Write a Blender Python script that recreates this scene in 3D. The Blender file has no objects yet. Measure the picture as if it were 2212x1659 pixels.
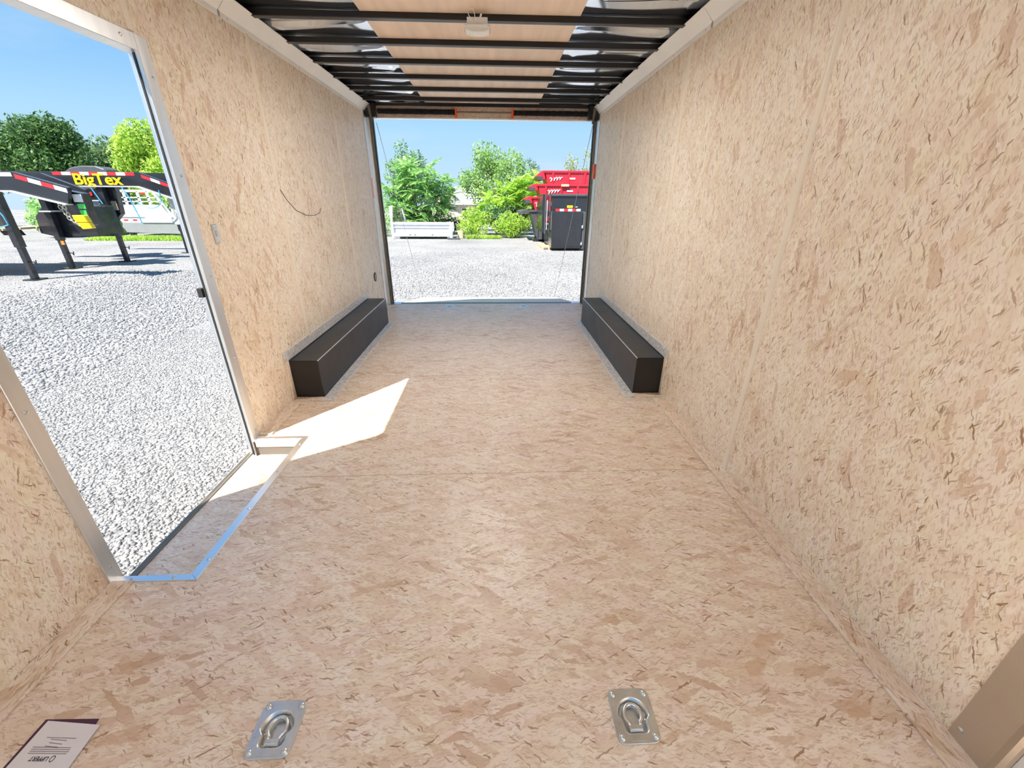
import bpy, bmesh, math, random
import numpy as np
from mathutils import Vector, Matrix, Quaternion
S = bpy.context.scene
C = S.collection
# ------------------------------------------------------------------ camera
CAM = (0.1036, 0.0, 1.2167)
PITCH, YAW, ROLL, FPX = 0.4239, 0.0430, -0.0067, 884.0
def cam_dir(x, up, fw):
    cr, sr = math.cos(ROLL), math.sin(ROLL)
    x, up = x*cr + up*sr, -x*sr + up*cr
    cp, sp = math.cos(PITCH), math.sin(PITCH)
    y, z = fw*cp + up*sp, -fw*sp + up*cp
    cy, sy = math.cos(YAW), math.sin(YAW)
    return Vector((x*cy + y*sy, -x*sy + y*cy, z))
cd = bpy.data.cameras.new('camera'); cam = bpy.data.objects.new('camera', cd); C.objects.link(cam)
cd.sensor_width = 36; cd.lens = FPX/2212*36; cd.clip_start = .02; cd.clip_end = 400
r_, u_, f_ = cam_dir(1, 0, 0), cam_dir(0, 1, 0), cam_dir(0, 0, 1)
M = Matrix((r_, u_, -f_)).transposed().to_4x4(); M.translation = CAM
cam.matrix_world = M
S.camera = cam
# ------------------------------------------------------------------ view, world, sun
S.view_settings.view_transform = 'Standard'; S.view_settings.look = 'None'
S.view_settings.gamma = 1; S.view_settings.use_curve_mapping = False
S.view_settings.exposure = 0.54
S.cycles.max_bounces = 6; S.cycles.diffuse_bounces = 6; S.cycles.glossy_bounces = 4
S.cycles.use_adaptive_sampling = True; S.cycles.adaptive_threshold = .12; S.cycles.adaptive_min_samples = 16
S.cycles.sample_clamp_indirect = 8
W = bpy.data.worlds.new('sky'); S.world = W; W.use_nodes = True
wn, wl = W.node_tree.nodes, W.node_tree.links
bg = wn['Background']
tc = wn.new('ShaderNodeTexCoord'); sx = wn.new('ShaderNodeSeparateXYZ'); wl.new(tc.outputs['Generated'], sx.inputs[0])
rp = wn.new('ShaderNodeValToRGB'); wl.new(sx.outputs['Z'], rp.inputs[0])
e = rp.color_ramp.elements
e[0].position = 0.0; e[0].color = (.60, .80, 1.0, 1)
e[1].position = 1.0; e[1].color = (.15, .36, .78, 1)
m_ = e.new(.125); m_.color = (.43, .72, 1.0, 1); m_ = e.new(.20); m_.color = (.30, .595, .95, 1); m_ = e.new(.5); m_.color = (.21, .47, .88, 1)
cn = wn.new('ShaderNodeTexNoise'); cn.inputs['Scale'].default_value = 2.6; cn.inputs['Detail'].default_value = 6
mp = wn.new('ShaderNodeMapping'); mp.inputs['Scale'].default_value = (1, 1, 4.5); mp.inputs['Location'].default_value = (.3, .1, 0)
wl.new(tc.outputs['Generated'], mp.inputs[0]); wl.new(mp.outputs[0], cn.inputs['Vector'])
cr_ = wn.new('ShaderNodeMapRange'); cr_.inputs['From Min'].default_value = .53; cr_.inputs['From Max'].default_value = .78; cr_.inputs['To Max'].default_value = .3
wl.new(cn.outputs['Fac'], cr_.inputs['Value'])
mx = wn.new('ShaderNodeMix'); mx.data_type = 'RGBA'; wl.new(cr_.outputs[0], mx.inputs['Factor'])
wl.new(rp.outputs[0], mx.inputs[6]); mx.inputs[7].default_value = (.86, .92, 1, 1)
wl.new(mx.outputs[2], bg.inputs['Color']); bg.inputs['Strength'].default_value = .715
SUN_DIR = Vector((.749, .936, -1.728)).normalized()
sd = bpy.data.lights.new('sun', 'SUN'); sd.energy = 8.2; sd.angle = .009; sd.color = (1, .95, .86)
so = bpy.data.objects.new('sun', sd); C.objects.link(so); so.rotation_euler = SUN_DIR.to_track_quat('-Z', 'Y').to_euler()
so.location = (-8, -10, 20)
G = -0.62                     # yard level; trailer floor is z = 0
rnd = random.Random(7)
# ------------------------------------------------------------------ mesh helpers
class MB:
    def __init__(s): s.v = []; s.f = []
    def add(s, vs, fs):
        b = len(s.v); s.v += [tuple(p) for p in vs]; s.f += [tuple(i+b for i in q) for q in fs]; return s
    def box(s, x0, x1, y0, y1, z0, z1):
        return s.add([(x, y, z) for z in (z0, z1) for y in (y0, y1) for x in (x0, x1)],
                     [(0, 2, 3, 1), (4, 5, 7, 6), (0, 1, 5, 4), (2, 6, 7, 3), (0, 4, 6, 2), (1, 3, 7, 5)])
    def prism(s, poly, plane, c0, c1):
        mk = {'xz': lambda a, b, c: (a, c, b), 'xy': lambda a, b, c: (a, b, c), 'yz': lambda a, b, c: (c, a, b)}[plane]
        n = len(poly)
        return s.add([mk(a, b, c0) for a, b in poly] + [mk(a, b, c1) for a, b in poly],
                     [tuple(range(n-1, -1, -1)), tuple(range(n, 2*n))] + [(i, (i+1) % n, n+(i+1) % n, n+i) for i in range(n)])
    def cyl(s, p0, p1, r0, r1=None, n=10, caps=True):
        r1 = r0 if r1 is None else r1
        p0, p1 = Vector(p0), Vector(p1); d = (p1-p0).normalized()
        a = d.orthogonal().normalized(); b = d.cross(a)
        vs = [p + (a*math.cos(t)+b*math.sin(t))*r for p, r in ((p0, r0), (p1, r1)) for t in [2*math.pi*i/n for i in range(n)]]
        fs = [(i, (i+1) % n, n+(i+1) % n, n+i) for i in range(n)]
        if caps: fs += [tuple(range(n-1, -1, -1)), tuple(range(n, 2*n))]
        return s.add(vs, fs)
    def tube(s, pts, r, n=6, close=False):
        pts = [Vector(p) for p in pts]; k = len(pts); rings = []; a = None
        for i, p in enumerate(pts):
            q0 = pts[(i-1) % k] if (close or i > 0) else p; q1 = pts[(i+1) % k] if (close or i < k-1) else p
            d = (q1-q0).normalized()
            a = d.orthogonal().normalized() if a is None else (a - d*a.dot(d)).normalized()
            b = d.cross(a); rr = r[i] if isinstance(r, (list, tuple)) else r
            rings.append([p + (a*math.cos(t)+b*math.sin(t))*rr for t in [2*math.pi*j/n for j in range(n)]])
        vs = [v for g in rings for v in g]; fs = []
        for i in range(k if close else k-1):
            o, o2 = i*n, ((i+1) % k)*n
            fs += [(o+j, o+(j+1) % n, o2+(j+1) % n, o2+j) for j in range(n)]
        if not close: fs += [tuple(range(n-1, -1, -1)), tuple(range((k-1)*n, k*n))]
        return s.add(vs, fs)
    def dome(s, c, r, h, up=(0, 0, 1), n=10):
        up = Vector(up).normalized(); a = up.orthogonal().normalized(); b = up.cross(a); c = Vector(c); vs = []
        for rr, hh in ((1, 0), (.85, .55), (.5, .9)):
            vs += [c + (a*math.cos(2*math.pi*i/n)+b*math.sin(2*math.pi*i/n))*r*rr + up*h*hh for i in range(n)]
        vs.append(c+up*h); fs = []
        for k in (0, 1): fs += [(k*n+i, k*n+(i+1) % n, (k+1)*n+(i+1) % n, (k+1)*n+i) for i in range(n)]
        fs += [(2*n+i, 2*n+(i+1) % n, 3*n) for i in range(n)]
        return s.add(vs, fs)
    def slab(s, a0, a1, b0, b1, c0, c1, holes=(), plane='xy'):
        mk = {'xy': lambda a, b, c: (a, b, c), 'yz': lambda a, b, c: (c, a, b)}[plane]
        A = sorted({a0, a1} | {min(max(h[k], a0), a1) for h in holes for k in (0, 1)})
        B = sorted({b0, b1} | {min(max(h[k], b0), b1) for h in holes for k in (2, 3)})
        def solid(i, j):
            if not (0 <= i < len(A)-1 and 0 <= j < len(B)-1): return False
            x, y = (A[i]+A[i+1])/2, (B[j]+B[j+1])/2
            return not any(h[0] < x < h[1] and h[2] < y < h[3] for h in holes)
        idx = {}
        vs, fs = [], []
        def V(i, j, k):
            if (i, j, k) not in idx: idx[(i, j, k)] = len(vs); vs.append(mk(A[i], B[j], (c0, c1)[k]))
            return idx[(i, j, k)]
        for i in range(len(A)-1):
            for j in range(len(B)-1):
                if not solid(i, j): continue
                fs += [(V(i, j, 1), V(i+1, j, 1), V(i+1, j+1, 1), V(i, j+1, 1)), (V(i, j, 0), V(i, j+1, 0), V(i+1, j+1, 0), V(i+1, j, 0))]
                if not solid(i-1, j): fs.append((V(i, j, 0), V(i, j, 1), V(i, j+1, 1), V(i, j+1, 0)))
                if not solid(i+1, j): fs.append((V(i+1, j, 0), V(i+1, j+1, 0), V(i+1, j+1, 1), V(i+1, j, 1)))
                if not solid(i, j-1): fs.append((V(i, j, 0), V(i+1, j, 0), V(i+1, j, 1), V(i, j, 1)))
                if not solid(i, j+1): fs.append((V(i, j+1, 0), V(i, j+1, 1), V(i+1, j+1, 1), V(i+1, j+1, 0)))
        return s.add(vs, fs)
    def build(s, name, mat, parent=None, bevel=0, smooth=False, seg=1):
        o = Vector((0, 0, 0))
        p = parent
        while p is not None: o += Vector(p.location); p = p.parent
        me = bpy.data.meshes.new(name)
        bm = bmesh.new(); vv = [bm.verts.new(Vector(q)-o) for q in s.v]
        for q in s.f:
            try: bm.faces.new([vv[i] for i in q])
            except ValueError: pass
        bmesh.ops.recalc_face_normals(bm, faces=bm.faces)
        if bevel:
            ed = [e_ for e_ in bm.edges if len(e_.link_faces) == 2 and e_.calc_face_angle(0) > .5]
            bmesh.ops.bevel(bm, geom=ed, offset=bevel, segments=seg, profile=.5, affect='EDGES', clamp_overlap=True)
        for f in bm.faces: f.smooth = smooth
        bm.to_mesh(me); bm.free(); me.materials.append(mat)
        ob = bpy.data.objects.new(name, me); C.objects.link(ob); ob.parent = parent
        return ob
def tag(o, label=None, cat=None, group=None, kind=None):
    if label: o['label'] = label
    if cat: o['category'] = cat
    if group: o['group'] = group
    if kind: o['kind'] = kind
    return o
def empty(name, loc=(0, 0, 0), **k):
    o = bpy.data.objects.new(name, None); o.location = loc; o.empty_display_size = .1; C.objects.link(o); return tag(o, **k)
def linked(name, src, parent, loc=(0, 0, 0), rot=(0, 0, 0), scale=(1, 1, 1)):
    o = bpy.data.objects.new(name, src); C.objects.link(o); o.parent = parent; o.location = loc; o.rotation_euler = rot; o.scale = scale; return o
def copy_tree(o, parent=None):
    c = o.copy(); C.objects.link(c); c.parent = parent
    for ch in list(o.children): copy_tree(ch, c)
    return c
def lettering(name, text, size, mat, parent, mw, depth=.002, shear=0, offset=0):
    cu = bpy.data.curves.new(name, 'FONT'); cu.body = text; cu.size = size; cu.extrude = depth; cu.align_x = 'CENTER'; cu.align_y = 'CENTER'; cu.shear = shear; cu.offset = offset
    t = bpy.data.objects.new(name+'_tmp', cu); C.objects.link(t)
    dg = bpy.context.evaluated_depsgraph_get(); me = bpy.data.meshes.new_from_object(t.evaluated_get(dg)); bpy.data.objects.remove(t)
    me.materials.clear(); me.materials.append(mat); me.transform(mw)
    o = bpy.data.objects.new(name, me); C.objects.link(o); o.parent = parent; return o
# ------------------------------------------------------------------ materials
def new_mat(name):
    m = bpy.data.materials.new(name); m.use_nodes = True
    return m, m.node_tree.nodes, m.node_tree.links, m.node_tree.nodes['Principled BSDF']
def pm(name, col, rough=.5, metal=0., var=.12, scale=6., spec=.5, bump=0., coat=0., stretch=(1, 1, 1)):
    m, n, l, b = new_mat(name)
    t = n.new('ShaderNodeTexCoord'); mp = n.new('ShaderNodeMapping'); mp.inputs['Scale'].default_value = stretch
    l.new(t.outputs['Object'], mp.inputs[0])
    no = n.new('ShaderNodeTexNoise'); no.inputs['Scale'].default_value = scale; no.inputs['Detail'].default_value = 4
    l.new(mp.outputs[0], no.inputs['Vector'])
    mr = n.new('ShaderNodeMapRange'); mr.inputs['From Min'].default_value = .25; mr.inputs['From Max'].default_value = .75
    mr.inputs['To Min'].default_value = 1-var; mr.inputs['To Max'].default_value = 1+var
    l.new(no.outputs['Fac'], mr.inputs['Value'])
    vm = n.new('ShaderNodeVectorMath'); vm.operation = 'SCALE'; vm.inputs[0].default_value = col; l.new(mr.outputs[0], vm.inputs['Scale'])
    l.new(vm.outputs[0], b.inputs['Base Color'])
    rr = n.new('ShaderNodeMapRange'); rr.inputs['To Min'].default_value = max(rough-.08, .02); rr.inputs['To Max'].default_value = min(rough+.08, 1)
    l.new(no.outputs['Fac'], rr.inputs['Value']); l.new(rr.outputs[0], b.inputs['Roughness'])
    b.inputs['Metallic'].default_value = metal; b.inputs['Specular IOR Level'].default_value = spec; b.inputs['Coat Weight'].default_value = coat
    if bump:
        bu = n.new('ShaderNodeBump'); bu.inputs['Strength'].default_value = bump; bu.inputs['Distance'].default_value = .01
        l.new(no.outputs['Fac'], bu.inputs['Height']); l.new(bu.outputs[0], b.inputs['Normal'])
    return m
def osb(name, ua, va, ramp, dash=(.33, .175, .08), dashamt=.95, rough=.55, spec=.4, warp=.014):
    """strand board: long flakes along axis ua, layered at several angles, with dark slivers"""
    m, n, l, b = new_mat(name)
    t = n.new('ShaderNodeTexCoord'); sp = n.new('ShaderNodeSeparateXYZ'); l.new(t.outputs['Object'], sp.inputs[0])
    oi = n.new('ShaderNodeObjectInfo')
    cb = n.new('ShaderNodeCombineXYZ'); l.new(sp.outputs[ua], cb.inputs[0]); l.new(sp.outputs[va], cb.inputs[1])
    of = n.new('ShaderNodeVectorMath'); of.operation = 'SCALE'; of.inputs[0].default_value = (7.3, 11.7, 0); l.new(oi.outputs['Random'], of.inputs['Scale'])
    a0 = n.new('ShaderNodeVectorMath'); a0.operation = 'ADD'; l.new(cb.outputs[0], a0.inputs[0]); l.new(of.outputs[0], a0.inputs[1])
    wz = n.new('ShaderNodeTexNoise'); wz.noise_dimensions = '2D'; wz.inputs['Scale'].default_value = 13; wz.inputs['Detail'].default_value = 2; l.new(a0.outputs[0], wz.inputs['Vector'])
    ws = n.new('ShaderNodeVectorMath'); ws.operation = 'MULTIPLY_ADD'; l.new(wz.outputs['Color'], ws.inputs[0]); ws.inputs[1].default_value = (warp, warp, 0); l.new(a0.outputs[0], ws.inputs[2])
    w2 = n.new('ShaderNodeTexNoise'); w2.noise_dimensions = '2D'; w2.inputs['Scale'].default_value = 70; w2.inputs['Detail'].default_value = 1; l.new(a0.outputs[0], w2.inputs['Vector'])
    wt = n.new('ShaderNodeVectorMath'); wt.operation = 'MULTIPLY_ADD'; l.new(w2.outputs['Color'], wt.inputs[0]); wt.inputs[1].default_value = (.008, .008, 0); l.new(ws.outputs[0], wt.inputs[2])
    base = wt.outputs[0]
    def math_(op, a, b_, clamp=False):
        k = n.new('ShaderNodeMath'); k.operation = op; k.use_clamp = clamp
        for i, q in enumerate((a, b_)):
            if isinstance(q, (int, float)): k.inputs[i].default_value = q
            else: l.new(q, k.inputs[i])
        return k.outputs[0]
    def layer(ang, su, sv, off):
        r = n.new('ShaderNodeVectorRotate'); r.rotation_type = 'Z_AXIS'; r.inputs['Angle'].default_value = math.radians(ang); l.new(base, r.inputs['Vector'])
        q = n.new('ShaderNodeVectorMath'); q.operation = 'MULTIPLY_ADD'; l.new(r.outputs[0], q.inputs[0]); q.inputs[1].default_value = (su, sv, 1); q.inputs[2].default_value = (off, off*1.7, 0)
        v = n.new('ShaderNodeTexVoronoi'); v.voronoi_dimensions = '2D'; v.inputs['Scale'].default_value = 1; l.new(q.outputs[0], v.inputs['Vector'])
        s3 = n.new('ShaderNodeSeparateColor'); l.new(v.outputs['Color'], s3.inputs[0])
        layer.third = s3.outputs[2]
        return s3.outputs[0], s3.outputs[1], v.outputs['Distance']
    def mixv(f, a, b_):
        k = n.new('ShaderNodeMix'); l.new(f, k.inputs[0]); l.new(a, k.inputs[2]); l.new(b_, k.inputs[3]); return k.outputs[0]
    val = layer(4, 12, 46, 0)[0]
    for ang, su, sv, off, th in ((-17, 13, 50, 3.1, .48), (27, 12, 46, 8.2, .62)):
        Rr, Gc, D = layer(ang, su, sv, off)
        val = mixv(math_('GREATER_THAN', Gc, th), val, Rr)
    lo = n.new('ShaderNodeTexNoise'); lo.noise_dimensions = '2D'; lo.inputs['Scale'].default_value = 2.4; lo.inputs['Detail'].default_value = 2; l.new(a0.outputs[0], lo.inputs['Vector'])
    val = math_('ADD', math_('MULTIPLY', val, .52), math_('MULTIPLY', lo.outputs['Fac'], .5))
    cr = n.new('ShaderNodeValToRGB'); l.new(val, cr.inputs[0]); el = cr.color_ramp.elements
    el[0].position = ramp[0][0]; el[0].color = (*ramp[0][1], 1); el[1].position = ramp[-1][0]; el[1].color = (*ramp[-1][1], 1)
    for p_, c_ in ramp[1:-1]: el.new(p_).color = (*c_, 1)
    # hair-fine grain between strands
    def hair(ang, su, sv, lo_, hi_):
        r = n.new('ShaderNodeVectorRotate'); r.rotation_type = 'Z_AXIS'; r.inputs['Angle'].default_value = math.radians(ang); l.new(base, r.inputs['Vector'])
        gm = n.new('ShaderNodeVectorMath'); gm.operation = 'MULTIPLY'; l.new(r.outputs[0], gm.inputs[0]); gm.inputs[1].default_value = (su, sv, 1)
        gr = n.new('ShaderNodeTexNoise'); gr.noise_dimensions = '2D'; gr.inputs['Scale'].default_value = 1; gr.inputs['Detail'].default_value = 2; l.new(gm.outputs[0], gr.inputs['Vector'])
        mr = n.new('ShaderNodeMapRange'); mr.inputs['From Min'].default_value = lo_; mr.inputs['From Max'].default_value = hi_; l.new(gr.outputs['Fac'], mr.inputs['Value']); return mr.outputs[0]
    hr = hair(-4, 42, 225, .53, .73)
    # slivers: many faint specks, few strong dark ones; both gather in patches
    pn = n.new('ShaderNodeSeparateColor'); l.new(wz.outputs['Color'], pn.inputs[0])
    pt = math_('MULTIPLY', math_('SUBTRACT', pn.outputs[2], .5), .45)
    def slivers(spec_):
        o = None
        for ang, su, sv, off, rad, gate in spec_:
            Rr, Gc, D = layer(ang, su, sv, off)
            k = math_('MULTIPLY', math_('GREATER_THAN', math_('ADD', Gc, pt), gate), math_('MULTIPLY', math_('SUBTRACT', math_('MULTIPLY', Rr, rad), D), 9, True), True)
            k = math_('MULTIPLY', k, math_('ADD', math_('MULTIPLY', layer.third, .75), .25))
            o = k if o is None else math_('MAXIMUM', o, k)
        return o
    fa = slivers(((-12, 40, 205, 2.2, .55, .42), (24, 42, 195, 7.7, .52, .50)))
    dk = slivers(((8, 24, 190, 6.1, .55, .90), (-28, 17, 180, 3.3, .54, .92), (38, 30, 180, 9.1, .55, .91)))
    def mixc(f, a, col):
        k = n.new('ShaderNodeMix'); k.data_type = 'RGBA'; l.new(f, k.inputs[0]); l.new(a, k.inputs[6]); k.inputs[7].default_value = (*col, 1); return k.outputs[2]
    hq = layer(-15, 11, 36, 20.4); hn = hq[1]      # flake hue, and the odd red-brown flake
    rb = math_('MULTIPLY', math_('GREATER_THAN', hq[0], .982), .40)
    hm = n.new('ShaderNodeMix'); hm.data_type = 'RGBA'; hm.blend_type = 'MULTIPLY'; hm.inputs[0].default_value = 1; l.new(cr.outputs[0], hm.inputs[6])
    hc = n.new('ShaderNodeValToRGB'); l.new(hn, hc.inputs[0]); hc.color_ramp.elements[0].color = (1.0, .955, .975, 1); hc.color_ramp.elements[1].color = (1.0, 1.0, .95, 1); l.new(hc.outputs[0], hm.inputs[7])
    c = mixc(math_('MULTIPLY', hr, .50), hm.outputs[2], ramp[0][1])
    c = mixc(math_('MULTIPLY', fa, .68), c, (.50, .33, .20)); c = mixc(rb, c, (.52, .28, .14)); c = mixc(math_('MULTIPLY', dk, dashamt), c, dash)
    l.new(c, b.inputs['Base Color'])
    b.inputs['Roughness'].default_value = rough; b.inputs['Specular IOR Level'].default_value = spec
    bu = n.new('ShaderNodeBump'); bu.inputs['Strength'].default_value = .22; bu.inputs['Distance'].default_value = .002
    l.new(math_('SUBTRACT', val, math_('ADD', dk, math_('MULTIPLY', math_('ADD', hr, fa), .4))), bu.inputs['Height']); l.new(bu.outputs[0], b.inputs['Normal'])
    return m
PALE = [(.15, (.65, .48, .32)), (.28, (.82, .695, .54)), (.52, (.87, .77, .62)), (.75, (.895, .815, .68)), (.95, (.915, .86, .75))]
TAN = [(.15, (.55, .37, .245)), (.28, (.715, .565, .425)), (.52, (.78, .655, .525)), (.75, (.825, .72, .60)), (.95, (.86, .785, .685))]
M_ = {}
M_['osb_wall'] = osb('strand_board_upright', 2, 1, PALE, rough=.48, spec=.6)
M_['osb_floor'] = osb('strand_board_flooring', 0, 1, TAN, rough=.42, spec=.8)
M_['osb_long'] = osb('strand_board_strip', 1, 0, TAN, rough=.5)
M_['osb_head'] = osb('strand_board_header', 0, 2, TAN)
M_['alu'] = pm('mill_aluminium', (.80, .79, .77), .34, .85, .06, 3, stretch=(1, 12, 1))
M_['alu_bright'] = pm('bright_aluminium', (.86, .86, .86), .36, 1., .05, 5)
M_['white_trim'] = pm('white_coated_trim', (.90, .88, .83), .38, 0., .05, 3)
M_['zinc'] = pm('zinc_plate', (.70, .70, .68), .30, 1., .08, 30)
M_['steel_dark'] = pm('oiled_steel', (.20, .17, .13), .42, .6, .15, 12)
M_['black'] = pm('black_enamel', (.006, .004, .004), .38, 0, .2, 8)
M_['box'] = pm('black_satin_sheet', (.008, .007, .007), .34, 0, .15, 5, spec=.55)
M_['roof'] = pm('rolled_roof_sheet', (.80, .85, .92), .08, 1., .03, 2)
M_['ply'] = pm('lauan_plywood', (.92, .76, .62), .6, 0, .10, 2.2, stretch=(9, .7, 1), bump=.05)
M_['batten'] = pm('tan_vinyl_moulding', (.83, .735, .595), .4, 0, .05, 6)
M_['galv'] = pm('speckled_grey_strip', (.68, .645, .60), .45, .15, .35, 55)
M_['brown_metal'] = pm('bronze_sheet', (.52, .43, .33), .45, .5, .08, 5)
M_['riser'] = pm('grey_riser_sheet', (.17, .155, .135), .5, .1, .08, 6)
M_['white'] = pm('white_panel', (.80, .80, .78), .45, 0, .04, 3)
M_['paper'] = pm('white_paper', (.74, .70, .70), .6, 0, .03, 12)
M_['cover'] = pm('plum_cover', (.06, .015, .05), .4, 0, .15, 9)
M_['ink'] = pm('grey_ink', (.30, .27, .28), .7, 0, .1, 20)
M_['ink_dark'] = pm('black_ink', (.05, .04, .04), .6, 0, .1, 20)
M_['orange'] = pm('orange_marker', (.90, .13, .03), .45, 0, .1, 20)
M_['pink'] = pm('faded_pink_marker', (.85, .45, .40), .5, 0, .1, 20)
M_['rubber'] = pm('black_rubber', (.02, .02, .02), .7, 0, .2, 20)
M_['brush'] = pm('black_bristle_sleeve', (.014, .011, .012), .9, 0, .4, 60, bump=.8)
M_['lens'] = pm('clear_lamp_lens', (.80, .80, .74), .25, 0, .05, 20)
M_['cable'] = pm('steel_cable', (.42, .42, .42), .4, .8, .1, 60)
# ------------------------------------------------------------------ room: floor
L, R = -1.23, 1.23
Y0, YR = -.9, 5.16
DY0, DY1 = 1.10, 1.97                        # clear door opening in the left wall
STEP = (-1.30, -.975, 1.085, 1.985)          # step well cut into the floor
DR = [(-.456, .604), (.449, .60), (-.461, 5.055), (.459, 5.05)]
dr_holes = [(x-.040, x+.040, y-.046, y+.046) for x, y in DR]
fl = MB().slab(L-.06, R+.06, Y0, YR+.06, -.24, -.135).build('floor', M_['steel_dark']); tag(fl, kind='structure')
for a, b in ((Y0, .42), (.42, 1.642), (1.642, 2.864), (2.864, 4.172), (4.172, YR+.04)):
    MB().slab(L-.012, R+.012, a+.0012, b-.0012, -.022, 0, dr_holes+[STEP]).build('floor_panel', M_['osb_floor'], fl)
sw = MB().slab(STEP[0]-.0, STEP[1]+.02, STEP[2]-.01, STEP[3]+.035, -.118, -.098).build('step_tread', M_['osb_floor'], fl)
MB().box(STEP[1], STEP[1]+.006, STEP[2], STEP[3], -.1, -.02).build('step_riser', M_['riser'], fl)
MB().box(STEP[0]+.05, STEP[1], STEP[3], STEP[3]+.006, -.1, -.02).build('step_riser', M_['riser'], fl)
MB().box(STEP[0]+.05, STEP[1], STEP[2]-.006, STEP[2], -.1, -.02).build('step_riser', M_['riser'], fl)
WBX, WB0, WB1, WBH = .188, 2.512, 4.335, .262
for x0, x1, a, b in ((L, L+.074, -.3, 1.062), (L, L+.074, 2.03, WB0-.075), (R-.074, R, .432, WB0-.09), (L, L+.06, WB1+.06, 5.1), (R-.06, R, WB1+.06, 5.1)):
    MB().box(x0, x1, a, b, .0, .009).build('edge_strip', M_['osb_long'], fl, bevel=.0015)
# ------------------------------------------------------------------ room: walls
HC = 2.025                                     # underside of cove trim
DT = 1.716
door_hole = (DY0-.02, DY1+.03, -1, DT+.02)
wl_ = MB().slab(.43, YR+.05, -.14, 2.14, L-.062, L-.016, [(DY0-.004, DY1+.05, -.12, DT+.03)], 'yz').build('wall_left', M_['alu']); tag(wl_, kind='structure')
for a, b in ((.43, 1.966), (1.966, 2.856), (2.856, 4.105), (4.105, YR-.03)):
    MB().slab(a+.0015, b-.0015, .0, 2.1, L-.016, L, [door_hole], 'yz').build('wall_panel', M_['osb_wall'], wl_)
wr_ = MB().slab(.43, YR+.05, -.14, 2.14, R+.016, R+.062, (), 'yz').build('wall_right', M_['alu']); tag(wr_, kind='structure')
for a, b in ((.43, 1.636), (1.636, 2.847), (2.847, 4.083), (4.083, YR-.03)):
    MB().slab(a+.0015, b-.0015, .0, 2.1, R, R+.016, (), 'yz').build('wall_panel', M_['osb_wall'], wr_)
def batten(parent, x, y, z0, z1, s):
    w = .017; pr = [(y-w, 0), (y-w*.85, .0055), (y-w*.35, .0085), (y+w*.35, .0085), (y+w*.85, .0055), (y+w, 0)]
    MB().prism([(x+s*b, a) for a, b in pr], 'xy', z0, z1).build('seam_batten', M_['batten'], parent, smooth=False)
for y, z0 in ((1.966, DT+.06), (2.856, .0), (4.105, .34)): batten(wl_, L, y, z0 if y != 2.856 else .335, HC, 1)
for y, z0 in ((1.636, .006), (2.847, .335), (4.083, .335)): batten(wr_, R, y, z0, HC, -1)
# the two short nose walls that start at the front corner posts
for s, nm in ((1, 'wall_nose_right'), (-1, 'wall_nose_left')):
    w = MB().prism([(s*1.232, .43), (s*1.0, Y0), (s*1.05, Y0), (s*1.285, .43)], 'xy', .0, 2.1).build(nm, M_['white']); tag(w, kind='structure')
# scuffs on the left wall: a bowed scratch and a steel catch
tag(MB().tube([(L+.002, a, b) for a, b in ((2.884, 1.262), (2.95, 1.20), (3.055, 1.138), (3.2, 1.105), (3.35, 1.10), (3.45, 1.115), (3.478, 1.145))], .0022, 5).build('hanging_wire', M_['steel_dark']),
    'thin bowed wire lying against the left strand board wall', 'wire')
# front corner post on the right
tr = MB().prism([(R+.0, .534), (R-.004, .534), (R-.006, .455), (R-.022, .437), (R-.016, .430), (R, .43)], 'xy', .006, 2.05).build('trim_6', M_['brown_metal']); tag(tr, kind='structure')
scr = MB().dome((0, 0, 0), .0075, .004, n=10).build('screw', M_['zinc'])
scr_me = scr.data; bpy.data.objects.remove(scr)
def screw(parent, loc, nrm, s=1.0):
    o = Vector((0, 0, 0)); p = parent
    while p is not None: o += Vector(p.location); p = p.parent
    return linked('screw', scr_me, parent, Vector(loc)-o, Vector(nrm).to_track_quat('Z', 'Y').to_euler(), (s, s, s))
for z in (.045, .6, 1.2, 1.8): screw(tr, (R-.0045, .518, z), (-1, 0, 0), .9)
# ------------------------------------------------------------------ ceiling
ZB, ZT = 2.098, 2.128                          # rafter underside, roof sheet
RAF = [4.865 - .402*i for i in range(14)]
nx, ny = 90, 420
xs = np.linspace(-1.25, 1.25, nx); ys = np.linspace(Y0, YR+.06, ny)
rr_ = np.random.RandomState(3); ph = rr_.rand(40, 4)*6.28
V = []
for y in ys:
    k = int((y+3)/.402); t = ((4.865-y) / .402) % 1.0
    for x in xs:
        p = ph[k % 40]
        z = ZT + .006 + math.sin(math.pi*t)**2*(.010*math.sin(x*3.1+p[0]) + .008*math.sin(x*5.3+p[1]) - .002)
        z += .0025*math.sin(x*8.+p[2])*math.sin(2*math.pi*t)
        V.append((x, y, max(z, ZT+.006) if abs(x) < .64 else z))
F = [(j*nx+i, j*nx+i+1, (j+1)*nx+i+1, (j+1)*nx+i) for j in range(ny-1) for i in range(nx-1)]
rb_ = MB(); rb_.add(V, F); ceil_ = rb_.build('ceiling', M_['roof'], smooth=True); tag(ceil_, kind='structure')
MB().box(-1.30, 1.30, Y0, YR+.10, 2.19, 2.20).build('roof_cap', M_['white_trim'], ceil_)
for i, y in enumerate(RAF):
    MB().prism([(y-.022, ZB), (y+.022, ZB), (y+.022, ZT), (y-.022, ZT)], 'yz', -1.24, 1.24).build('rafter', M_['black'], ceil_, bevel=.003)
for y0, y1 in ((-.8, 1.25), (1.25, 3.66), (3.66, 5.10)):
    MB().box(-.600, .585, y0+.001, y1-.001, ZT-.001, ZT+.004).build('plywood_panel', M_['ply'], ceil_)
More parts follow.
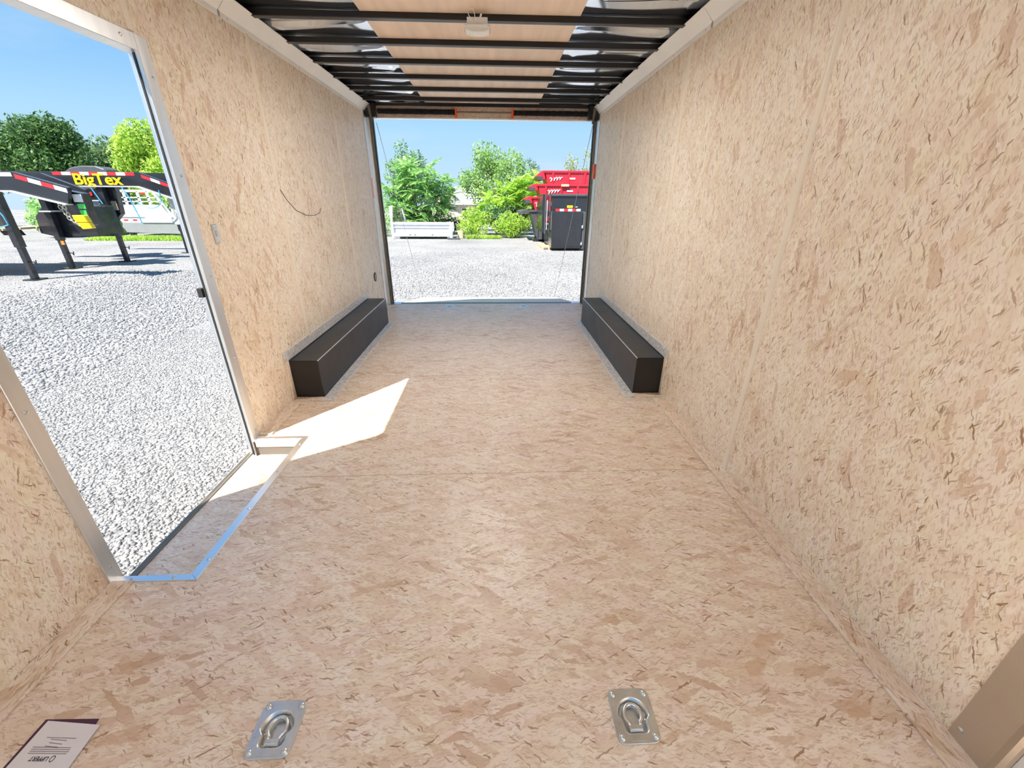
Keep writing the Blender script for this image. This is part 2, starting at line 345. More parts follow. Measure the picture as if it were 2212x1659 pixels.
# cove trims along both sides (two lengths each)
n_tr = 1
for s, x in ((-1, L), (1, R)):
    root = None
    for a, b in ((2.612, 5.10), (Y0+1.4, 2.606)):
        pr = [(x, HC-.004), (x-s*.004, HC-.004), (x-s*.006, HC+.020), (x-s*.058, HC+.074), (x-s*.066, HC+.076), (x-s*.066, 2.105), (x, 2.105)]
        o = MB().add([(p, q, z) for q in (a, b) for p, z in pr],
                     [tuple(range(6, -1, -1)), tuple(range(7, 14))] + [(i, (i+1) % 7, 7+(i+1) % 7, 7+i) for i in range(7)])
        if root is None: root = o.build('trim_%d' % n_tr, M_['white_trim'], bevel=.0012); tag(root, kind='structure')
        else: o.build('cove_length', M_['white_trim'], root, bevel=.0012)
    MB().box(min(x, x-s*.007), max(x, x-s*.007), 2.6, 2.618, HC-.006, HC+.0225).build('joint_clip', M_['alu'], root)
    for k in range(10): screw(root, (x-s*.0052, 1.0+.42*k, HC+.008), (-s, 0, 0), .8)
    n_tr += 1
# ------------------------------------------------------------------ side doorway
dr = empty('door_1', (L, 1.535, -.1), kind='structure')
FT = .052
def frame_piece(name, ya, yb, za, zb, lip):
    o = MB().slab(ya, yb, za, zb, L-.005, L+.006, (), 'yz').build(name, M_['alu'], dr, bevel=.0015)
    return o
jr = frame_piece('jamb', DY1, 2.031, -.005, DT+.055, 0); jl = frame_piece('jamb', 1.052, DY0, -.005, DT+.055, 0)
hd = frame_piece('header', DY0, DY1, DT, DT+.055, 0)
MB().prism([(L-.004, DY1), (L-.060, DY1+.048), (L-.060, DY1+.056), (L-.004, DY1+.010)], 'xy', -.13, DT+.03).build('reveal', M_['alu'], jr)
MB().prism([(L-.020, DY1+.010), (L-.034, DY1+.020), (L-.034, DY1+.030), (L-.020, DY1+.018)], 'xy', -.13, DT).build('door_seal', M_['rubber'], jr)
MB().box(L-.066, L-.05, DY1+.043, DY1+.075, -.14, DT+.05).build('outer_lip', M_['alu_bright'], jr, bevel=.001)
MB().box(L-.062, L-.004, DY0-.006, DY0+.002, -.13, DT+.004).build('reveal', M_['alu'], jl)
MB().box(L-.066, L-.05, DY0-.03, DY0+.004, -.14, DT+.02).build('outer_lip', M_['alu_bright'], jl, bevel=.001)
MB().box(L-.060, L-.004, DY0, DY1+.04, DT+.002, DT+.008).build('reveal', M_['alu'], hd)
MB().box(L-.066, L-.05, DY0, DY1+.043, DT+.012, DT+.05).build('outer_lip', M_['alu_bright'], hd, bevel=.001)
MB().box(L-.066, L-.046, DY0, DY1+.05, -.15, -.094).build('sill', M_['steel_dark'], dr, bevel=.002)
MB().box(L-.046, L-.038, DY0, DY1+.05, -.15, -.092).build('sill_seal', M_['riser'], dr)
for z in (.05, .48, .88, 1.3, 1.64): screw(jr, (L+.0062, 2.008, z), (1, 0, 0), .9)
for z in (.06, .66, 1.2): screw(jl, (L+.0062, 1.075, z), (1, 0, 0), .9)
for y in (1.35, 1.9): screw(hd, (L+.0062, y, DT+.03), (1, 0, 0), .9)
MB().box(L-.062, L-.038, DY1+.012, DY1+.036, .785, .828).build('latch_keeper', M_['rubber'], jr, bevel=.002)
# the leaf stands open outside, hinged on the front jamb
lf = Vector((-.853, -.522, 0)); nn = Vector((-.522, .853, 0)); h0 = Vector((L-.07, DY0-.01, 0))
def leaf_box(u0, u1, w0, w1, z0, z1):
    ps = [h0+lf*u+nn*w+Vector((0, 0, z)) for z in (z0, z1) for w in (w0, w1) for u in (u0, u1)]
    return MB().add(ps, [(0, 2, 3, 1), (4, 5, 7, 6), (0, 1, 5, 4), (2, 6, 7, 3), (0, 4, 6, 2), (1, 3, 7, 5)])
leaf = leaf_box(0, .86, -.034, 0, -.11, DT).build('door_leaf', M_['white'], dr, bevel=.003)
leaf_box(.06, .80, 0, .004, -.05, DT-.06).build('inner_panel', M_['white'], leaf)
leaf_box(.77, .83, .0, .03, .75, .86).build('door_handle', M_['rubber'], leaf, bevel=.004)
# aluminium angle around the step well
se = empty('trim_3', (-.975, 1.535, 0), kind='structure')
def angle(poly, name): return MB().prism(poly, 'xy', -.001, .0042).build(name, M_['alu_bright'], se, bevel=.0008)
x1, w = STEP[1], .030
angle([(x1-.001, STEP[2]), (x1+w, STEP[2]-w*.8), (x1+w, STEP[3]+.026), (x1-.001, STEP[3])], 'edge_angle')
angle([(L+.006, STEP[2]-w*.8), (x1+w-.001, STEP[2]-w*.8), (x1-.002, STEP[2]), (L-.03, STEP[2])], 'edge_angle')
angle([(L+.004, STEP[3]), (x1-.001, STEP[3]), (x1+w-.001, STEP[3]+.026), (L+.004, STEP[3]+.026)], 'edge_angle')
MB().box(L+.002, x1-.001, STEP[3]-.004, STEP[3]+.001, -.045, .004).build('angle_flange', M_['alu_bright'], se)
MB().box(x1-.004, x1-.001, STEP[2], STEP[3], -.03, .003).build('angle_flange', M_['alu_bright'], se)
for y in (1.15, 1.42, 1.68, 1.93): screw(se, (x1+.016, y, .0042), (0, 0, 1), .9)
for x in (-1.17, -1.03): screw(se, (x, STEP[2]-.012, .0042), (0, 0, 1), .9)
for x in (-1.15, -1.02): screw(se, (x, STEP[3]+.014, .0042), (0, 0, 1), .8)
# ------------------------------------------------------------------ rear opening
rf = empty('door_2', (0, YR, 0), kind='structure')
for s, xj in ((-1, -1.184), (1, 1.2055)):
    xo = s*1.235
    MB().box(min(xj, xo), max(xj, xo), YR+.005, YR+.11, -.03, 2.10).build('rear_post', M_['steel_dark'], rf, bevel=.003)
    MB().box(min(xj+s*.02, xo), max(xj+s*.02, xo), YR-.035, YR+.005, .0, 2.06).build('post_flange', M_['alu'], rf, bevel=.002)
    a = MB().box(min(s*1.23, s*1.224), max(s*1.23, s*1.224), YR-.15, YR-.03, .0, 2.05).build('corner_strip', M_['alu'], rf, bevel=.001)
    MB().box(min(xj-s*.006, xj), max(xj-s*.006, xj), YR+.03, YR+.06, .0, 2.0).build('door_seal', M_['rubber'], rf)
hb = MB().box(-1.23, 1.23, YR+.02, YR+.10, 2.008, 2.11).build('rear_header', M_['osb_head'], rf)
MB().box(-1.23, 1.23, YR+.0, YR+.11, 2.108, 2.14).build('header_tube', M_['black'], rf, bevel=.003)
MB().box(-1.2, 1.2, YR+.03, YR+.11, 1.998, 2.010).build('header_lip', M_['alu_bright'], rf)
MB().box(-1.15, 1.15, YR+.03, YR+.14, -.10, -.004).build('rear_sill', M_['steel_dark'], rf, bevel=.003)
for s in (-1, 1): MB().box(min(s*1.09, s*1.2), max(s*1.09, s*1.2), YR+.035, YR+.13, -.02, .004).build('sill_corner', M_['alu_bright'], rf)
# ramp let down to the yard
rampd = Vector((0, 1.88, -.33)).normalized()
ramp = empty('ramp_door', (0, YR+.16, -.03), label='wooden rear ramp door let down to the gravel behind the trailer', cat='ramp')
q0 = Vector((0, YR+.16, -.012))
def ramp_box(x0, x1, u0, u1, w0, w1):
    up = Vector((1, 0, 0)).cross(rampd)
    return MB().add([q0+Vector((x, 0, 0))+rampd*u+up*w_ for w_ in (w0, w1) for u in (u0, u1) for x in (x0, x1)],
                    [(0, 2, 3, 1), (4, 5, 7, 6), (0, 1, 5, 4), (2, 6, 7, 3), (0, 4, 6, 2), (1, 3, 7, 5)])
ramp_box(-1.14, 1.14, 0, 1.90, -.05, -.012).build('ramp_panel', M_['osb_floor'], ramp)
for x0, x1 in ((-1.16, -1.14), (1.14, 1.16)): ramp_box(x0, x1, 0, 1.90, -.052, -.008).build('edge_rail', M_['alu'], ramp)
MB().prism([(YR+2.045, -.365), (YR+2.45, G+.02), (YR+2.45, G), (YR+2.02, -.40)], 'yz', -1.12, 1.12).build('ramp_flap', M_['osb_floor'], ramp)
MB().cyl((-1.12, YR+.15, -.03), (1.12, YR+.15, -.03), .014, n=10).build('hinge_tube', M_['steel_dark'], ramp)
for s, xt in ((-1, -1.150), (1, 1.195)):
    tag(MB().tube([(xt, YR+.06, 1.96), (s*1.15, YR+2.0, -.345)], .0032, 5).build('ramp_cable', M_['cable']),
        'thin steel ramp cable %s' % ('at the left of the rear opening, crossing the trees' if s < 0 else 'at the right of rear opening, crossing the black container'), 'cable', 'ramp lift cables')
# torsion spring under the header
sp = empty('ramp_spring', (0, 5.115, 2.05), label='black ramp spring shaft with bristly sleeves and two orange end plates under rear header', cat='spring')
MB().cyl((-1.2, 5.115, 2.048), (1.2, 5.115, 2.048), .009, n=8).build('shaft', M_['steel_dark'], sp)
for a, b in ((-1.10, -.292), (.318, 1.11)):
    N = 120; ring = 14; vs = []; fs = []
    for i in range(N+1):
        x = a+(b-a)*i/N; ro = .021+.0035*math.sin(i*2.4)+.003*rnd.random()
        vs += [(x, 5.115+ro*math.cos(2*math.pi*j/ring), 2.048+ro*math.sin(2*math.pi*j/ring)*1.1) for j in range(ring)]
    fs = [(i*ring+j, i*ring+(j+1) % ring, (i+1)*ring+(j+1) % ring, (i+1)*ring+j) for i in range(N) for j in range(ring)]
    MB().add(vs, fs).build('spring_sleeve', M_['brush'], sp)
for x in (-.285, .310):
    k = MB().box(x-.010, x+.010, 5.085, 5.15, 1.992, 2.082).build('end_plate', M_['orange'], sp, bevel=.002)
for s in (-1, 1):
    MB().box(min(s*1.12, s*1.22), max(s*1.12, s*1.22), 5.07, 5.16, 1.99, 2.12).build('end_bracket', M_['black'], sp, bevel=.004)
    MB().prism([(s*1.15, 1.95), (s*1.165, 1.95), (s*1.19, 2.09), (s*1.16, 2.09)], 'xz', 5.055, 5.068).build('lever', M_['steel_dark'], sp)
tag(MB().box(1.2055, 1.2215, 5.045, 5.105, 1.43, 1.575).build('marker_sticker', M_['orange'], bevel=.001), 'bright orange marker stuck high on the right rear post', 'sticker', 'rear post markers')
tag(MB().box(-1.2235, -1.2205, 5.02, 5.06, 1.22, 1.42).build('marker_sticker', M_['pink']), 'faded pink marker on the left rear corner strip', 'sticker', 'rear post markers')
# round plug and catch plate on the left wall
pg = empty('wall_plug', (L, 4.704, .42), label='small dark round plug low on the left wall above wheel box', cat='plug')
MB().cyl((L, 4.704, .42), (L+.006, 4.704, .42), .048, n=20).build('plug_rim', M_['rubber'], pg)
MB().cyl((L+.005, 4.704, .42), (L+.008, 4.704, .42), .036, n=20).build('plug_disc', M_['steel_dark'], pg)
cp_ = empty('door_catch', (L, 2.135, 1.058), label='small steel catch plate screwed to left wall beside doorway', cat='catch')
MB().box(L, L+.008, 2.118, 2.152, 1.015, 1.10).build('catch_plate', M_['zinc'], cp_, bevel=.002)
MB().box(L+.008, L+.016, 2.128, 2.142, 1.045, 1.07).build('catch_tongue', M_['zinc'], cp_, bevel=.002)
for z in (1.025, 1.09): screw(cp_, (L+.008, 2.135, z), (1, 0, 0), .6)
# ------------------------------------------------------------------ wheel boxes
for s, lab in ((-1, 'long black sheet metal wheel box along left wall, near the sunny patch'), (1, 'long black sheet metal wheel box along the right wall')):
    xw = s*1.23; xi = xw-s*WBX; T = .003
    b = empty('wheel_box', (xw-s*WBX/2, (WB0+WB1)/2, 0), label=lab, cat='wheel box', group='wheel boxes over the axles')
    def bx(name, xa, xb, *r, mat='box', bev=.0018): return MB().box(min(xa, xb), max(xa, xb), *r).build(name, M_[mat], b, bevel=bev)
    bx('top_panel', xw, xi, WB0, WB1, WBH-T, WBH); bx('side_panel', xi, xi+s*T, WB0, WB1, .0, WBH-T)
    bx('end_panel', xw, xi+s*T, WB0, WB0+T, .0, WBH-T); bx('end_panel', xw, xi+s*T, WB1-T, WB1, .0, WBH-T)
    bx('edge_highlight', xi-s*.0012, xi+s*.004, WB0, WB1, WBH-.004, WBH+.0012, mat='alu', bev=.001)  # pale metal strip stands in for the highlight along the box's top edge
    bx('wall_strip', xw, xw-s*.007, WB0-.05, WB1+.05, WBH+.002, WBH+.070, mat='galv', bev=.002)
    bx('floor_strip', xi, xi-s*.066, WB0-.06, WB1+.03, .0, .006, mat='galv', bev=.002)
    bx('end_strip', xw, xw-s*.007, WB0-.05, WB0-.001, .006, WBH+.002, mat='osb_wall', bev=.002)
    bx('end_strip', xw, xi, WB0-.06, WB0-.001, .0, .006, mat='osb_floor', bev=.002)
# ------------------------------------------------------------------ recessed tie-down rings
def rrect(w, h, r, n=5, cx=0, cy=0):
    pts = []
    for (sx_, sy_, a0) in ((1, 1, 0), (-1, 1, 90), (-1, -1, 180), (1, -1, 270)):
        for i in range(n+1):
            t = math.radians(a0+90*i/n); pts.append((cx+sx_*(w-r)+r*math.cos(t), cy+sy_*(h-r)+r*math.sin(t)))
    return pts
def make_dring():
    root = empty('tie_down_ring', (0, 0, 0), cat='tie-down ring', group='tie-down rings in the floor')
    N = 72
    def outer(t):                         # rounded rectangle by ray
        w, h, p = .055, .0625, 7.0
        c, s_ = math.cos(t), math.sin(t); k = (abs(c/w)**p+abs(s_/h)**p)**(-1/p); return c*k, s_*k
    def pan(t, g=1.0):                    # round top, square heel
        c, s_ = math.cos(t), math.sin(t)
        if s_ >= 0: k = .039
        else: k = ((abs(c)/.030)**6+(abs(s_)/.040)**6)**(-1/6); k = min(k, .047); k = .039*(1+s_/.35)+k*(-s_/.35) if s_ > -.35 else k
        return c*k*g, s_*k*g
    T = [2*math.pi*i/N for i in range(N)]
    rings = [([outer(t) for t in T], .0), ([outer(t) for t in T], .0026), ([(x*.985, y*.985) for x, y in [outer(t) for t in T]], .0034),
             ([pan(t, 1.07) for t in T], .0034), ([pan(t, .99) for t in T], .0015), ([pan(t, .86) for t in T], -.015), ([pan(t, .80) for t in T], -.017)]
    vs = [(x, y, z) for ps, z in rings for x, y in ps]; fs = []
    for k in range(len(rings)-1): fs += [(k*N+i, k*N+(i+1) % N, (k+1)*N+(i+1) % N, (k+1)*N+i) for i in range(N)]
    fs.append(tuple(range((len(rings)-1)*N, len(rings)*N)))
    pl = MB().add(vs, fs).build('plate', M_['zinc'], root, smooth=True)
    for k_, f in enumerate(pl.data.polygons): f.use_smooth = not (2*N <= k_ < 3*N or k_ >= 6*N)
    pts = []
    for i in range(25):
        t = math.radians(-50+280*i/24); pts.append((.0215*math.cos(t), .004+.0235*math.sin(t), -.004))
    pts = [(.012, -.026, -.004)] + pts + [(-.012, -.026, -.004)]
    MB().tube(pts, .0050, 8).build('ring', M_['zinc'], root, smooth=True)
    MB().prism([(-.034, -.010), (-.022, -.010), (-.019, -.003), (-.021, .001), (-.031, .001), (-.035, -.003)], 'yz', -.0165, .0165).build('ring_clamp', M_['zinc'], root, bevel=.001)
    for sx_ in (-1, 1):
        for sy_ in (-1, 1): MB().dome((sx_*.042, sy_*.049, .0034), .0085, .0055, n=12).build('bolt_head', M_['zinc'], root, smooth=True)
    for a in ((-.020, .020, .0535, .0555), (-.020, .020, -.0565, -.0545), (-.0475, -.0455, -.022, .025), (.0455, .0475, -.022, .025)):
        MB().box(a[0], a[1], a[2], a[3], .003, .0042).build('rib', M_['zinc'], root)
    return root
d0 = make_dring()
for i, ((x, y), lab) in enumerate(zip(DR, ('zinc recessed tie-down ring in the near floor, beside the white booklet', 'zinc recessed tie-down ring in the near floor towards right wall',
                                          'recessed tie-down ring at the rear sill, left one of two', 'recessed tie-down ring at the rear sill, right one of two'))):
    o = d0 if i == 0 else copy_tree(d0)
    o.location = (x, y, 0); o['label'] = lab
# ------------------------------------------------------------------ dome lamp with dangling wire
lp = empty('dome_lamp', (.025, 2.80, 2.06), label='small clear ceiling lamp with loose wires hanging from a rafter', cat='lamp')
arc = [(.025+.070*math.cos(math.radians(a)), 2.034+.010*(1-math.sin(math.radians(a)))) for a in range(180, 361, 15)]
MB().box(-.046, .096, 2.755, 2.84, 2.046, 2.060).build('lamp_base', M_['white'], lp, bevel=.003)
MB().prism([(-.044, 2.047), (-.038, 2.036), (-.01, 2.029), (.025, 2.027), (.06, 2.029), (.088, 2.036), (.094, 2.047)], 'xz', 2.758, 2.836).build('lamp_lens', M_['lens'], lp, bevel=.002)
MB().box(-.03, .08, 2.79, 2.83, 2.059, 2.099).build('lamp_foot', M_['white'], lp)
for x in (-.034, .084): screw(lp, (x, 2.7545, 2.053), (0, -1, 0), .55)
MB().tube([(.012, 2.765, 2.06), (-.004, 2.745, 2.075), (-.018, 2.735, 2.09), (-.020, 2.735, 2.105), (-.008, 2.735, 2.115), (.008, 2.735, 2.112), (.013, 2.74, 2.095), (.016, 2.75, 2.078), (.02, 2.765, 2.06)], .0018, 6).build('lamp_wire', M_['white'], lp, smooth=True)
MB().cyl((.042, 2.745, 2.083), (.048, 2.745, 2.098), .005, n=8).build('wire_nut', M_['white'], lp)
la = bpy.data.lights.new('dome_lamp_light', 'AREA'); la.shape = 'RECTANGLE'; la.size = .13; la.size_y = .075; la.energy = 14.5; la.color = (1, .98, .95)
lo_ = bpy.data.objects.new('dome_lamp_light', la); C.objects.link(lo_); lo_.parent = lp; lo_.location = (0, -.003, -.0345)
fill_lp = copy_tree(lp); fill_lp.location = (.025, .15, 2.06); fill_lp['label'] = 'added ceiling lamp out of view over the trailer nose, brightening the near walls'  # unseen second lamp, added to brighten the near walls and floor
for o_ in fill_lp.children:
    if o_.type == 'LIGHT': o_.data = la.copy(); o_.data.energy = 3
# ------------------------------------------------------------------ booklet on the floor
bk = empty('booklet', (-.978, .585, 0), label='white printed booklet with plum edges lying on floor at lower left', cat='booklet')
def sheet(name, poly, z0, z1, mat, par): return MB().prism(poly, 'xy', z0, z1).build(name, M_[mat], par)
sheet('cover', [(-1.050, .645), (-.918, .642), (-.905, .455), (-1.056, .455)], .0006, .003, 'cover', bk)
pg_ = sheet('page', [(-1.040, .641), (-.902, .627), (-.899, .455), (-1.049, .455)], .0034, .0050, 'paper', bk)
def line(x0, x1, y, t=.0016): MB().prism([(x0, y), (x1, y-.0045), (x1, y-.0045+t), (x0, y+t)], 'xy', .0050, .0053).build('print_line', M_['ink'], pg_)
for x0, x1, y in ((-1.008, -.935, .6035), (-.995, -.953, .5995), (-.992, -.958, .5925), (-.996, -.962, .5860), (-1.022, -.930, .5845), (-1.022, -.928, .5805), (-1.022, -.928, .5765), (-1.022, -.930, .5725)): line(x0, x1, y)
mw = Matrix.Translation((-.978+.978, 0, 0))
lettering('print_logo', 'LIPPERT', .0125, M_['ink_dark'], pg_, Matrix.Translation((-.985+.978, .5615-.585, .0053)) @ Matrix.Rotation(math.pi-.05, 4, 'Z'), .0002, offset=.0002)
MB().tube([(-.9535+.0048*math.cos(t), .560+.0058*math.sin(t), .0053) for t in [2*math.pi*i/14 for i in range(14)]], .0008, 4, True).build('print_emblem', M_['ink_dark'], pg_)
# ================================================================== the yard
def ground_mat():
    m, n, l, b = new_mat('crushed_gravel')
    t = n.new('ShaderNodeTexCoord')
    v = n.new('ShaderNodeTexVoronoi'); v.inputs['Scale'].default_value = 34; l.new(t.outputs['Object'], v.inputs['Vector'])
    s3 = n.new('ShaderNodeSeparateColor'); l.new(v.outputs['Color'], s3.inputs[0])
    no = n.new('ShaderNodeTexNoise'); no.inputs['Scale'].default_value = .5; no.inputs['Detail'].default_value = 5; l.new(t.outputs['Object'], no.inputs['Vector'])
    ad = n.new('ShaderNodeMath'); ad.operation = 'MULTIPLY_ADD'; l.new(s3.outputs[0], ad.inputs[0]); ad.inputs[1].default_value = .6; l.new(no.outputs['Fac'], ad.inputs[2])
    cr = n.new('ShaderNodeValToRGB'); l.new(ad.outputs[0], cr.inputs[0]); el = cr.color_ramp.elements
    el[0].position = .25; el[0].color = (.115, .117, .123, 1); el[1].position = 1.15 if False else 1.0; el[1].color = (.38, .372, .362, 1); el.new(.62).color = (.262, .261, .265, 1)
    l.new(cr.outputs[0], b.inputs['Base Color']); b.inputs['Roughness'].default_value = .9; b.inputs['Specular IOR Level'].default_value = .2
    bu = n.new('ShaderNodeBump'); bu.inputs['Strength'].default_value = .9; bu.inputs['Distance'].default_value = .03; bu.invert = True
    l.new(v.outputs['Distance'], bu.inputs['Height']); l.new(bu.outputs[0], b.inputs['Normal'])
    return m
M_['gravel'] = ground_mat()
def stone_mat():
    m, n, l, b = new_mat('gravel_stone')
    g_ = n.new('ShaderNodeNewGeometry'); cr = n.new('ShaderNodeValToRGB'); l.new(g_.outputs['Random Per Island'], cr.inputs[0]); el = cr.color_ramp.elements
    el[0].position = 0; el[0].color = (.19, .19, .20, 1); el[1].position = 1; el[1].color = (.41, .395, .375, 1); el.new(.5).color = (.305, .305, .308, 1)
    l.new(cr.outputs[0], b.inputs['Base Color']); b.inputs['Roughness'].default_value = .9; b.inputs['Specular IOR Level'].default_value = .2
    return m
M_['stone'] = stone_mat()
gd = MB().slab(-70, 70, -40, 90, G-.3, G).build('ground', M_['gravel']); tag(gd, 'pale grey crushed gravel yard around the trailer', 'gravel', kind='structure')
def fast_mesh(name, verts, faces, mat, parent=None, loc=None, k=None):
    """verts (n,3) array; faces (m,k) array, all k-gons"""
    me = bpy.data.meshes.new(name); n_, k = faces.shape
    me.vertices.add(len(verts)); me.vertices.foreach_set('co', np.asarray(verts, np.float32).ravel())
    me.loops.add(n_*k); me.loops.foreach_set('vertex_index', faces.astype(np.int32).ravel())
    me.polygons.add(n_); me.polygons.foreach_set('loop_start', np.arange(0, n_*k, k, dtype=np.int32))
    me.update(calc_edges=True); me.validate(); me.materials.append(mat)
    o = bpy.data.objects.new(name, me); C.objects.link(o); o.parent = parent
    return o
rs = np.random.RandomState(11)
ico = bmesh.new(); bmesh.ops.create_icosphere(ico, subdivisions=1, radius=1.0)
IV = np.array([v.co[:] for v in ico.verts]); IF = np.array([[v.index for v in f.verts] for f in ico.faces]); ico.free()
def stones(n, xr, yr, wedge, size, fade=lambda x, y: 1.0):
    x = rs.uniform(*xr, n); y = rs.uniform(*yr, n); k = wedge(x, y) & (rs.rand(n) < fade(x, y)); x, y = x[k], y[k]; n = len(x)
    s = size*rs.uniform(.5, 1.25, (n, 1, 1))*rs.uniform(.65, 1.25, (n, 1, 3)); s[:, :, 2] *= .75
    P = IV[None]*s*(1+rs.uniform(-.25, .25, (n, 12, 1)))
    a = rs.uniform(0, 6.28, n); ca, sa = np.cos(a)[:, None], np.sin(a)[:, None]
    Q = np.stack([P[..., 0]*ca-P[..., 1]*sa, P[..., 0]*sa+P[..., 1]*ca, P[..., 2]], -1)
    Q += np.stack([x, y, G+.25*s[:, 0, 2]], -1)[:, None]
    return Q.reshape(-1, 3), (IF[None]+12*np.arange(n)[:, None, None]).reshape(-1, 3)
# loose stones where the doorway shows the ground up close
def wedge(x, y):      # seen between the two door jambs
    t = (y)/np.maximum(.10-x, .1); return (t > .74) & (t < 1.62)
v1, f1 = stones(72000, (-4.9, -1.7), (1.3, 6.2), wedge, .0122, lambda x, y: np.clip((4.9+x)/1.2, .25, 1))
v2, f2 = stones(42000, (-10.5, -4.6), (3.4, 12.0), wedge, .021, lambda x, y: np.clip((x+10.5)/4.5, 0, 1))
v3, f3 = stones(26000, (-3.4, 3.4), (8.1, 17), lambda x, y: np.abs(x) < y*.3, .019, lambda x, y: np.clip((17-y)/7, 0, 1)*np.clip((y*.3-np.abs(x))/.7, 0, 1))
st = fast_mesh('gravel_stones', np.concatenate([v1, v2, v3]), np.concatenate([f1, f2+len(v1), f3+len(v1)+len(v2)]), M_['stone']); tag(st, 'loose pale grey stones lying on the yard outside the trailer', 'gravel', kind='stuff')
# ------------------------------------------------------------------ plants
def leaf_mat(name, dark, mid, light, trans=.45):
    m, n, l, b = new_mat(name)
    g_ = n.new('ShaderNodeNewGeometry'); oi = n.new('ShaderNodeObjectInfo'); t = n.new('ShaderNodeTexCoord')
    no = n.new('ShaderNodeTexNoise'); no.inputs['Scale'].default_value = 1.3; no.inputs['Detail'].default_value = 3; l.new(t.outputs['Object'], no.inputs['Vector'])
    a = n.new('ShaderNodeMath'); a.operation = 'MULTIPLY_ADD'; l.new(g_.outputs['Random Per Island'], a.inputs[0]); a.inputs[1].default_value = .7; 
    c = n.new('ShaderNodeMath'); c.operation = 'MULTIPLY_ADD'; l.new(no.outputs['Fac'], c.inputs[0]); c.inputs[1].default_value = .6; c.inputs[2].default_value = -.15
    l.new(c.outputs[0], a.inputs[2])
    cr = n.new('ShaderNodeValToRGB'); l.new(a.outputs[0], cr.inputs[0]); el = cr.color_ramp.elements
    el[0].position = .1; el[0].color = (*dark, 1); el[1].position = .95; el[1].color = (*light, 1); el.new(.5).color = (*mid, 1)
    l.new(cr.outputs[0], b.inputs['Base Color']); b.inputs['Roughness'].default_value = .5; b.inputs['Specular IOR Level'].default_value = .4
    tr_ = n.new('ShaderNodeBsdfTranslucent'); l.new(cr.outputs[0], tr_.inputs['Color'])
    mx_ = n.new('ShaderNodeMixShader'); mx_.inputs[0].default_value = trans
    l.new(b.outputs[0], mx_.inputs[1]); l.new(tr_.outputs[0], mx_.inputs[2]); l.new(mx_.outputs[0], n['Material Output'].inputs['Surface'])
    return m
M_['leaf_dark'] = leaf_mat('dark_oak_leaf', (0.044, 0.106, 0.031), (0.094, 0.200, 0.056), (0.213, 0.375, 0.112))
M_['leaf_mid'] = leaf_mat('grey_green_leaf', (0.068, 0.135, 0.054), (0.162, 0.284, 0.115), (0.338, 0.499, 0.216))
M_['leaf_lime'] = leaf_mat('lime_leaf', (0.203, 0.362, 0.058), (0.464, 0.696, 0.102), (0.797, 0.900, 0.217))
M_['leaf_locust'] = leaf_mat('locust_leaf', (0.145, 0.290, 0.072), (0.348, 0.551, 0.160), (0.609, 0.812, 0.319))
M_['leaf_blue'] = leaf_mat('blue_green_leaf', (0.102, 0.217, 0.102), (0.232, 0.406, 0.203), (0.464, 0.638, 0.377))
M_['leaf_sumac'] = leaf_mat('sumac_leaflet', (0.145, 0.334, 0.087), (0.348, 0.623, 0.189), (0.638, 0.899, 0.348))
M_['leaf_sumac2'] = leaf_mat('yellow_sumac_leaflet', (0.246, 0.478, 0.058), (0.522, 0.797, 0.116), (0.841, 0.900, 0.261))
M_['leaf_conifer'] = leaf_mat('conifer_sprig', (0.203, 0.261, 0.058), (0.435, 0.464, 0.116), (0.725, 0.652, 0.203))
M_['bark'] = pm('bark', (.13, .095, .07), .9, 0, .35, 14, bump=.6, stretch=(1, 1, .2))
def leaves(clumps, per, size, seed, aspect=.45, hollow=.55):
    r = np.random.RandomState(seed); VS = []; n_tot = 0
    for (cx, cy, cz, rx, ry, rz) in clumps:
        n = int(per*(rx*ry*rz)**(2/3)); d = r.normal(size=(n, 3)); d /= np.linalg.norm(d, axis=1)[:, None]
        rad = hollow+(1.04-hollow)*r.rand(n, 1)**.6
        lump = 1+.16*np.sin(d[:, :1]*5+seed)*np.cos(d[:, 2:3]*6+cx)
        p = np.array([cx, cy, cz])+d*rad*lump*np.array([rx, ry, rz])
        u = r.normal(size=(n, 3)); u += d*.4; u[:, 2] -= .35; u /= np.linalg.norm(u, axis=1)[:, None]
        w_ = np.cross(u, d+r.normal(size=(n, 3))*.8); w_ /= np.linalg.norm(w_, axis=1)[:, None]+1e-6
        s = size*r.uniform(.6, 1.35, (n, 1)); nrm = np.cross(u, w_)
        VS.append(np.stack([p-u*s*.5, p+w_*s*aspect*.5+nrm*s*.08, p+u*s*.5, p-w_*s*aspect*.5+nrm*s*.08], 1).reshape(-1, 3)); n_tot += n
    v = np.concatenate(VS); return v, np.arange(len(v)).reshape(-1, 4)
def tree(name, label, base, clumps, per, size, mat, seed, trunk=.12, cat='tree', group=None, aspect=.45, hollow=.55):
    root = empty(name, base, label=label, cat=cat, group=group)
    v, f = leaves(clumps, per, size, seed, aspect, hollow)
    fo = fast_mesh('foliage', v-np.array(base), f, M_[mat], root); fo['kind'] = 'stuff'
    r = random.Random(seed); m = MB(); zt = base[2]+(min(c[2] for c in clumps)-base[2])*.55
    top = (base[0]+r.uniform(-.2, .2), base[1], zt)
    m.tube([base, ((base[0]+top[0])/2+.08, base[1], (base[2]+zt)/2), top], [trunk*1.3, trunk, trunk*.8], 8)
    for c in clumps:
        m.tube([top, ((top[0]+c[0])/2, (top[1]+c[1])/2, (top[2]+c[2])/2+.15), (c[0], c[1], c[2])], [trunk*.6, trunk*.4, trunk*.15], 6)
    m.build('trunk', M_['bark'], root, smooth=True)
    return root
